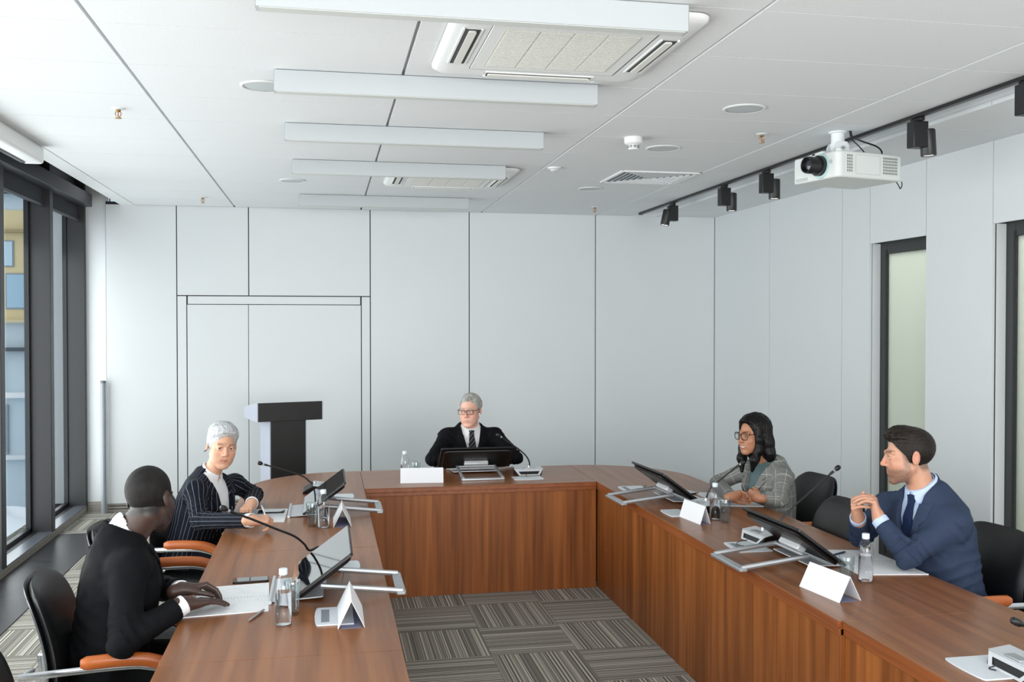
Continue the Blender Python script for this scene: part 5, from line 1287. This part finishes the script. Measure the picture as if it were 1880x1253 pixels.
def buzz(q):
    x, y, z = np.abs(q[:, 0]), q[:, 1], q[:, 2]; c = o1['core'](q)
    yl = np.interp(z, [-.10, -.06, -.03, -.025, .0, .03, .05, .075, .085], [-.035, -.035, -.02, .012, .028, .042, .058, .062, .2])
    return np.maximum.reduce([c-.0034*sstep(z, -.088, -.035)-.0006*wob(q, 900)+.0004, (y-yl)*.8, (-.086-z)*.8]).astype(f32)
hair(o1, buzz, hair_mat('cropped_black_hair', (16, 14, 14), (40, 37, 36), .6, (700, 700, 700)))
# ---------------------------------------------------------------- woman in pinstripes (left, looking at the camera)
wR, wL = A(at(462, 956, 'z', .818)), A(at(462, 925, 'z', .828))
o2 = person(dict(label='woman with short silver hair in a dark pinstripe blazer, holding a white pen', pelvis=(-.765, 5.75, .52), neck=(-.640, 5.755, .985), lat=(-.50, -.865, 0), female=1,
    shR=(-.705, 5.590, .905), shL=(-.525, 5.910, .897), elR=(-.665, 5.43, .775), elL=(-.425, 6.06, .798), wrR=wR, wrL=wL, head=(-.578, 5.715, 1.142), face=(.33, -.93, -.16), roll=.11, hsc=.98, gaze=(.10, -.99, .03),
    feet=[(-.35, 5.62, 0), (-.35, 5.85, 0)], knees=[(-.42, 5.62, .49), (-.42, 5.86, .49)],
    hands=[dict(a=(wR, (.93, .30, -.02), (-.1, .35, -.93), True), curl=[(38, 55, 25), (50, 60, 30), (60, 62, 35), (66, 60, 35)], spread=.05, thumb=(.85, .35, .55), tcurl=.6, sc=.93),
           dict(a=(wL, (-.25, -.75, -.18), (.05, .05, -1), False), curl=[(62, 70, 30)]*4, spread=.05, thumb=(.7, .35, .5), tcurl=.7, sc=.93)],
    skin=(206, 158, 131), lip=(178, 96, 90), brow=(84, 68, 60), nail=(232, 190, 172), browk=.75, open=1.15, ruddy=.7, jaw=.92, nose=.85, lipk=.75,
    shirt_mat=cloth_mat('white_blouse_cotton', (226, 228, 230), .03, .8), trouser_mat=cloth_mat('dark_pinstripe_trousers', (26, 29, 38), .15, .85), jacket_mat=cloth_mat('navy_pinstripe_wool', (20, 23, 32), .18, .8, stripes=(.026, .0022, (150, 158, 172))),
    collar=(.060, .034), open_collar=1, cgap=.55, vdeep=.34, vwide=.092, vpow=.8, hem=-.2, sleeve=.90, lapel=.050, nkr=.86, leaf=.06, leafgap=.45))
def silver(q):
    x, y, z = np.abs(q[:, 0]), q[:, 1], q[:, 2]; c = o2['core'](q)
    sx = q[:, 0]
    yl = np.interp(z, [-.10, -.05, -.03, -.02, .01, .035, .060, .075, .090, .12], [-.04, -.04, -.03, .012, .030, .046, .058, .069, .086, .15])+.010*sstep(sx, -.01, .05)*(z > .03)+.004*wob(q, 70)
    t = .009+.013*sstep(z, .03, .11)+.006*sstep(y, -.02, .06)*sstep(z, .04, .07)+.003*wob(q, 55)+strands(q, 240)*1.3
    return smax(smax(c-t*taper(yl, y), (y-yl)*.8, .006), (-.070-z)*.8, .004).astype(f32)
hair(o2, silver, hair_mat('short_silver_hair', (128, 130, 132), (216, 218, 220), .45, (420, 420, 60)))
for s in (1,):
    MB().lathe([(0.0045, -.002), (0.005, 0), (0.003, .003)], 10, Matrix.Translation(Vector(o2['hf'].w(.082, -.012, -.034)))).tube([o2['hf'].w(.082, -.012, -.034), o2['hf'].w(.094, -.004, -.040)], .0018, 6).build('earring', M_BLACKG, o2['root'])
p0 = A(at(494, 966, 'z', TZ+.006)); p1 = A(at(480, 928, 'y', p0[1]+.03))
pen('white pen held by the woman in pinstripes', p0, p1, mat('pen_white', (226, 228, 230), .35))
# ---------------------------------------------------------------- smiling woman in grey (right)
wL, wR = A(at(1394, 914, 'z', .805)), A(at(1342, 913, 'z', .805))
hc = A(at(1362, 906, 'z', .81))
o3 = person(dict(label='smiling woman with long black hair and round glasses in a grey checked jacket', pelvis=(2.75, 5.64, .52), neck=(2.728, 5.655, .985), lat=(-.22, .975, 0), female=1,
    shR=(2.668, 5.830, .903), shL=(2.738, 5.482, .903), elR=(2.50, 5.92, .800), elL=(2.645, 5.335, .797), wrR=wR, wrL=wL, head=(2.628, 5.665, 1.140), face=(-.955, -.28, -.07), roll=-.03, hsc=.97, gaze=(-.97, -.22, -.03),
    feet=[(2.40, 5.75, 0), (2.40, 5.55, 0)], knees=[(2.42, 5.75, .49), (2.42, 5.55, .49)],
    hands=[dict(a=(wR, hc-wR+A(.02, -.03, 0), (-.35, -.88, -.30), True), curl=[(48, 50, 25), (52, 50, 25), (56, 50, 25), (60, 50, 25)], spread=.05, thumb=(.8, .35, .3), tcurl=.4, sc=.92),
           dict(a=(wL, hc-wL+A(-.01, .03, .01), (.40, .90, -.15), False), curl=[(46, 48, 25), (50, 50, 25), (54, 50, 25), (58, 50, 25)], spread=.08, thumb=(.8, .4, .25), tcurl=.4, sc=.92)],
    skin=(180, 126, 96), lip=(170, 92, 84), brow=(28, 20, 18), nail=(206, 158, 136), browk=.85, ruddy=.6, jaw=.9, nose=.85, smile=1.0, lipk=.8, open=.8,
    shirt_mat=cloth_mat('teal_blouse', (96, 116, 120), .06, .6), trouser_mat=cloth_mat('grey_skirt_wool', (86, 88, 88), .12, .85), jacket_mat=cloth_mat('grey_checked_wool', (134, 134, 130), .12, .85, check=(.062, .0030, (206, 205, 200), (92, 93, 92))),
    collar=(.040, .030), vdeep=.36, vwide=.085, vpow=.8, hem=-.2, sleeve=.88, lapel=.055, nkr=.82, leaf=.02, leafgap=.6, cuff=.92))
def longhair(q):
    x, y, z = q[:, 0], q[:, 1], q[:, 2]; c = o3['core'](q); ax = np.abs(x+.0)
    # cap with a side parting
    part = x+.020
    t = .013+.012*sstep(z, .0, .09)-.008*np.exp(-(part/.006)**2)*(z > .05)*(y > -.03)
    yl = np.interp(z, [-.12, -.03, .0, .03, .055, .078, .092, .12], [.020, .026, .034, .046, .054, .064, .080, .14])+.010*(1-np.exp(-(part/.03)**2))*sstep(z, .03, .07)
    d = smax(c-t*taper(yl, y, .03, .3), (y-yl)*.8, .006); d = smax(d, (-.06-z), .01)
    # lengths falling past the shoulders, front locks and back
    for s, pts in ((-1, [(.066, .030, .045), (.080, .022, -.02), (.076, .030, -.09), (.062, .060, -.15), (.052, .075, -.215)]), (1, [(.066, .030, .045), (.080, .022, -.02), (.080, .024, -.09), (.070, .048, -.15), (.058, .066, -.23)])):
        rr = [.018, .023, .026, .027, .010]
        for k in range(4): d = smin(d, Cap(A(pts[k])*A(s, 1, 1), A(pts[k+1])*A(s, 1, 1), rr[k], rr[k+1]).d(q), .022)
        pb = [(.055, -.05, .04), (.072, -.05, -.05), (.080, -.050, -.12), (.088, -.062, -.185)]; rb = [.045, .040, .036, .012]
        for k in range(3): d = smin(d, Cap(A(pb[k])*A(s, 1, 1), A(pb[k+1])*A(s, 1, 1), rb[k], rb[k+1]).d(q), .03)
    pb = [(0, -.075, .03), (0, -.085, -.06), (0, -.092, -.13), (0, -.10, -.19)]; rb = [.05, .045, .040, .02]
    for k in range(3): d = smin(d, Cap(pb[k], pb[k+1], rb[k], rb[k+1]).d(q), .03)
    ang = np.arctan2(x, -y)
    d = d+.0006*np.sin(ang*46+3*wob(q, 30))+.0022*wob(q*A(1, 1, .2).astype(f32), 110)+strands(q, 260, 2)
    face = np.maximum(np.sqrt((x/.064)**2+((z+.02)/.105)**2)-1, -(y-.03)/.05)*.05     # keep the face clear
    return smax(d, -face, .006).astype(f32)
hair(o3, longhair, hair_mat('long_black_hair', (7, 6, 7), (24, 20, 20), .33, (330, 330, 24)), lo=-.26, hi=.2)
glasses(o3, mat('black_glasses_frame', (14, 13, 14), .25), .0265, .0235, .0195, .0022)
fr = o3['tc']
# ---------------------------------------------------------------- man in the blue suit (right)
wL, wR = A(at(1614, 954, 'y', 3.985)), A(at(1575, 950, 'y', 4.115))
o4 = person(dict(label='bearded man in a blue suit, elbows on the table and fingers interlaced', pelvis=(2.80, 3.98, .53), neck=(2.685, 3.995, 1.080), lat=(-.20, .98, 0), girth=1.08,
    shR=(2.620, 4.185, .968), shL=(2.715, 3.806, .960), elR=(2.535, 4.27, .806), elL=(2.520, 3.855, .808), wrR=wR, wrL=wL, head=(2.620, 4.010, 1.230), face=(-.925, .33, -.12), roll=0, hsc=1.04, gaze=(-.9, .42, -.02),
    feet=[(2.35, 4.1, 0), (2.35, 3.85, 0)], knees=[(2.38, 4.10, .51), (2.38, 3.85, .51)],
    hands=[dict(a=(wR, (-.42, -.30, .75), (.84, -.54, -.05), True), curl=[(70, 22, 10), (72, 22, 10), (74, 22, 10), (74, 25, 12)], spread=.12, thumb=(.8, .5, .35), tcurl=.5),
           dict(a=(wL, (-.16, .16, .92), (-.80, .56, .0), False), curl=[(62, 30, 15), (65, 30, 15), (68, 30, 15), (68, 30, 15)], spread=.1, thumb=(.8, .45, .3), tcurl=.5)],
    skin=(198, 148, 122), lip=(176, 112, 98), brow=(40, 30, 26), nail=(226, 176, 156), scalp=(120, 96, 82), beard=.85, beardc=(84, 66, 56), browk=1.1, ruddy=.9, nkr=1.05, nose=1.08,
    shirt_mat=cloth_mat('light_blue_shirt_cotton', (190, 208, 236), .03, .8), trouser_mat=cloth_mat('navy_trousers', (34, 42, 58), .15, .85), jacket_mat=cloth_mat('blue_suit_wool', (50, 61, 83), .16, .75), collar=(.066, .030), vdeep=.40, vwide=.072, hem=-.18, lapel=.060,
    tie_mat=cloth_mat('navy_tie_silk', (28, 42, 74), .08, .5)))
def quiff(q):
    x, y, z = np.abs(q[:, 0]), q[:, 1], q[:, 2]; c = o4['core'](q)
    yl = np.interp(z, [-.10, -.055, -.03, -.02, .01, .03, .05, .074, .088], [-.035, -.035, -.024, .010, .026, .040, .054, .068, .2])
    c2 = .25; yy, zz = (y+.001)*math.cos(c2)+(z-.086)*math.sin(c2), -(y+.001)*math.sin(c2)+(z-.086)*math.cos(c2)
    m = np.sqrt((x/.066)**2+(yy/.087)**2+(zz/.046)**2); mass = (m-1)*.046-.004*wob(q*A(1, .4, .6).astype(f32), 80)-strands(q, 170)*2.2
    yl = yl+.003*wob(q, 80)
    side = smax(smax(c-.0045-strands(q, 300)*.5, (y-yl)*.8, .003), (-.074-z)*.8, .004)
    return smin(side, smax(mass, .058+.14*np.maximum(0, y-.02)-z, .006), .010).astype(f32)
hair(o4, quiff, hair_mat('dark_brown_hair', (12, 9, 8), (44, 34, 28), .4, (420, 60, 420)))
b = MB()
# ---------------------------------------------------------------- old man at the back
o5 = person(dict(label='older man with grey hair, glasses and striped tie at the back table', pelvis=(1.11, 7.62, .53), neck=(1.112, 7.505, 1.035), lat=(-.995, -.03, 0), girth=1.04,
    shR=(.928, 7.50, .965), shL=(1.305, 7.50, .960), elR=(.795, 7.33, .808), elL=(1.445, 7.33, .806), wrR=(.93, 7.262, .803), wrL=(1.29, 7.262, .803), head=(1.108, 7.470, 1.163), face=(-.46, -.88, -.12), roll=-.02, hsc=1.02, gaze=(-.75, -.65, -.05),
    feet=[(1.0, 7.15, 0), (1.25, 7.15, 0)], knees=[(1.0, 7.18, .51), (1.25, 7.18, .51)],
    hands=[dict(a=((.93, 7.262, .803), (.95, .0, -.06), (0, -.2, -1), True), curl=[(6, 10, 6)]*4, spread=.02, thumb=(.95, .25, -.05)), dict(a=((1.29, 7.262, .803), (-.95, .0, -.06), (0, -.2, -1), False), curl=[(6, 10, 6)]*4, spread=.02, thumb=(.95, .25, -.05))],
    skin=(222, 172, 152), lip=(188, 124, 112), brow=(150, 140, 130), nail=(236, 196, 180), browk=1.0, ruddy=1.3, nkr=.98, lipk=.5,
    shirt_mat=cloth_mat('white_shirt_cotton_b', (228, 230, 230), .03, .8), trouser_mat=MATS.get('black_trouser_wool') or cloth_mat('black_trouser_wool', (19, 20, 23), .15, .85), jacket_mat=MATS.get('black_suit_wool') or cloth_mat('black_suit_wool', (14, 15, 18), .18, .8), collar=(.056, .032), vdeep=.40, vwide=.078, hem=-.15, lapel=.060,
    tie_mat=cloth_mat('black_striped_tie', (26, 27, 30), .1, .5, stripes=(.022, .005, (128, 130, 132)))))
def oldhair(q):
    x, y, z = np.abs(q[:, 0]), q[:, 1], q[:, 2]; c = o5['core'](q)
    yl = np.interp(z, [-.10, -.05, -.03, -.02, .01, .03, .05, .075, .088, .12], [-.035, -.035, -.026, .004, .020, .030, .040, .060, .074, .13])+.006*wob(q, 60)
    top = sstep(z, .03, .10)
    t = .007+.005*top*sstep(-y, -.04, .03)+.005*sstep(x, .045, .07)*sstep(z, .0, .04)*(1-sstep(z, .05, .08))+.0025*wob(q, 55)*top+strands(q, 210)*1.3
    return smax(smax(c-t*taper(yl, y, .045, .15), (y-yl)*.8, .005), (-.072-z)*.8, .004).astype(f32)
hair(o5, oldhair, hair_mat('short_grey_hair', (98, 96, 92), (196, 194, 188), .5, (420, 90, 420)))
glasses(o5, mat('brown_glasses_frame', (44, 36, 32), .3), .0275, .0165, .006, .0019)
# ================================================================ OUTSIDE (seen through the windows)
struct(MB().box((-120, -60, -4.6), (-2.6, 120, -4.5)).build('ground', mat('snow', (226,232,238), 0.8, noise=0.08, nscale=0.3), smooth=0))
def facade(name, label, cx0, cx1, y, wallc, rows):
    t = thing(name, (cx0, y, -4.5), label, 'building')
    W = cx1-cx0; H = 17
    MB().box((0, 0, 0), (W, 8, H)).build('wall', mat('facade_%d_%d_%d' % wallc, wallc, 0.8, noise=0.05, nscale=2), t, smooth=0)
    MB().box((-0.2, -0.2, H), (W+0.2, 8.2, H+0.3)).build('roof', mat('roof_snow', (225,230,235), .8), t, smooth=0)
    for z0, z1, w, gap, c, fr in rows:
        x = 0.25
        while x+w < W:
            f = MB().box((x-fr, -0.10, z0-fr), (x+w+fr, 0.02, z1+fr)).build('window', mat('facade_frame', (150,160,168), .6), t, smooth=0)
            MB().box((x, -0.13, z0), (x+w, -0.101, z1)).build('pane', mat('facade_glass_%d_%d_%d' % c, c, 0.15, spec=.6), f, smooth=0)
            x += w+gap
    return t
B1 = (190,214,228); B2 = (164,196,216); B3 = (128,164,186)
t = facade('office_building', 'pale yellow office building with blue windows seen through the second window', -21.6, -9.6, 35.0, (204,217,225),
       [(0.4, 1.7, 1.5, .25, B3, .05), (2.1, 3.6, 1.3, .3, B3, .06), (4.2, 5.2, 2.6, .12, B1, .06), (6.9, 8.0, 0.62, .75, B2, .05), (8.3, 9.1, 0.85, .62, B1, .04), (9.85, 10.6, 0.85, .55, B1, .04), (10.9, 12.4, 1.1, .2, B2, .05), (13.2, 14.8, 1.2, .6, B2, .05)])
MB().box((-0.02, -0.06, 6.5), (12.02, 0.02, 10.15)).build('yellow_cladding', mat('yellow_cladding', (226,206,160), .8), t, smooth=0)
for z, h, c in ((1.85, 0.14, (226,230,234)), (3.9, 0.18, (236,238,240)), (5.45, 0.12, (74,84,92)), (6.4, 0.1, (214,196,160)), (9.4, 0.1, (168,150,110)), (10.7, 0.08, (84,96,108))):
    MB().box((-0.1, -0.32, z), (12.1, 0.05, z+h)).build('ledge', mat('ledge_%d' % c[0], c, .8), t, smooth=0)
t = facade('panel_building', 'pale blue glass wing with grey concrete panels seen through the window nearest the back wall', -8.85, -4.0, 33.0, (178,196,206),
       [(0.3, 1.3, 1.1, .2, B1, .05), (2.7, 4.3, 1.2, .15, B2, .05), (4.6, 6.4, 1.2, .15, B1, .05), (6.6, 8.6, 1.3, .12, (186,208,218), .05), (9.9, 12, 1.1, .2, B2, .05)])
for z in (1.35, 3.1-.55, 8.7):
    MB().box((-0.05, -0.25, z), (4.95, 0.05, z+1.0)).build('concrete_panel', mat('panel_grey', (176,176,176), .8, noise=.1, nscale=6), t, smooth=0)
rnd = random.Random(3)
for i, (x, y, r) in enumerate(((-9.4, 31, 1.5), (-7.2, 27, 1.2), (-13.5, 30, 1.4))):
    b = MB()
    def mound(u, v):
        a = 2*PI*u; q = r*(1-v)
        return (q*math.cos(a)*1.5, q*math.sin(a), r*0.55*(1-(1-v)**2)*(1+.15*math.sin(3*a+i)))
    o = b.grid(mound, 24, 8, True).build('snow_heap', mat('snow', (226,232,238), .8)); o.location = (x, y, -4.5)
    tag(o, ['snow heap between the two buildings outside', 'nearest snow heap outside the window', 'snow heap before the yellow building outside'][i], 'snow')
# ================================================================ LIGHT
w = bpy.data.worlds.new('overcast_sky'); SC.world = w; w.use_nodes = True
bg = w.node_tree.nodes['Background']; bg.inputs['Color'].default_value = (0.90, 0.95, 1.0, 1); bg.inputs['Strength'].default_value = 1.3
def area(name, loc, rot, sx, sy, power, col=(1, 1, 1), spread=180):
    l = bpy.data.lights.new(name, 'AREA'); l.shape = 'RECTANGLE'; l.size = sx; l.size_y = sy; l.energy = power; l.color = col; l.spread = R_(spread)
    o = bpy.data.objects.new(name, l); COL.objects.link(o); o.location = loc; o.rotation_euler = rot; return o
for k in range(0, 9):                                         # daylight entering each bay of the window wall
    ya = YM[k]+0.10; yb = edges[k]
    area('daylight_bay', (-2.52, (ya+yb)/2, 1.3), (0, R_(-90), 0), 2.4, yb-ya-.1, (21 if k < 2 else 38) if k < 4 else 43, (1.0, 0.985, 0.97))
area('rear_fill_light', (1.0, YN-0.02, 1.7), (R_(90), 0, 0), 5.0, 2.2, 300, (1.0, 0.985, 0.965))  # unseen area lamp added behind the camera to brighten the room
area('corridor_lamp', (4.95, 6.0, CEIL-.02), (0, 0, 0), 0.6, 3.5, 40, (1.0, 0.99, 0.96))
for (y, tilt, lab) in spots:
    l = bpy.data.lights.new('track_spot', 'SPOT'); l.energy = 6; l.spot_size = R_(50); l.spot_blend = 0.6; l.shadow_soft_size = 0.03; l.color = (1, .97, .92)
    o = bpy.data.objects.new('track_spot', l); COL.objects.link(o); o.location = (3.305, y, CEIL-0.235)
# ================================================================ CAMERA
cam = bpy.data.cameras.new('camera'); co = bpy.data.objects.new('camera', cam); COL.objects.link(co)
cam.sensor_width = 36; cam.sensor_fit = 'HORIZONTAL'; cam.lens = FPX/1880*36; cam.clip_start = 0.05; cam.clip_end = 400
co.location = (0, 0, CZ); co.rotation_euler = (PI/2-PIT, 0, -YAW)
SC.camera = co
SC.view_settings.view_transform = 'Standard'; SC.view_settings.look = 'None'; SC.view_settings.gamma = 1.0; SC.view_settings.exposure = 0.12
SC.cycles.max_bounces = 10; SC.cycles.diffuse_bounces = 5; SC.cycles.transparent_max_bounces = 12; SC.cycles.transmission_bounces = 10
SC.cycles.caustics_reflective = False; SC.cycles.caustics_refractive = False; SC.cycles.sample_clamp_indirect = 6
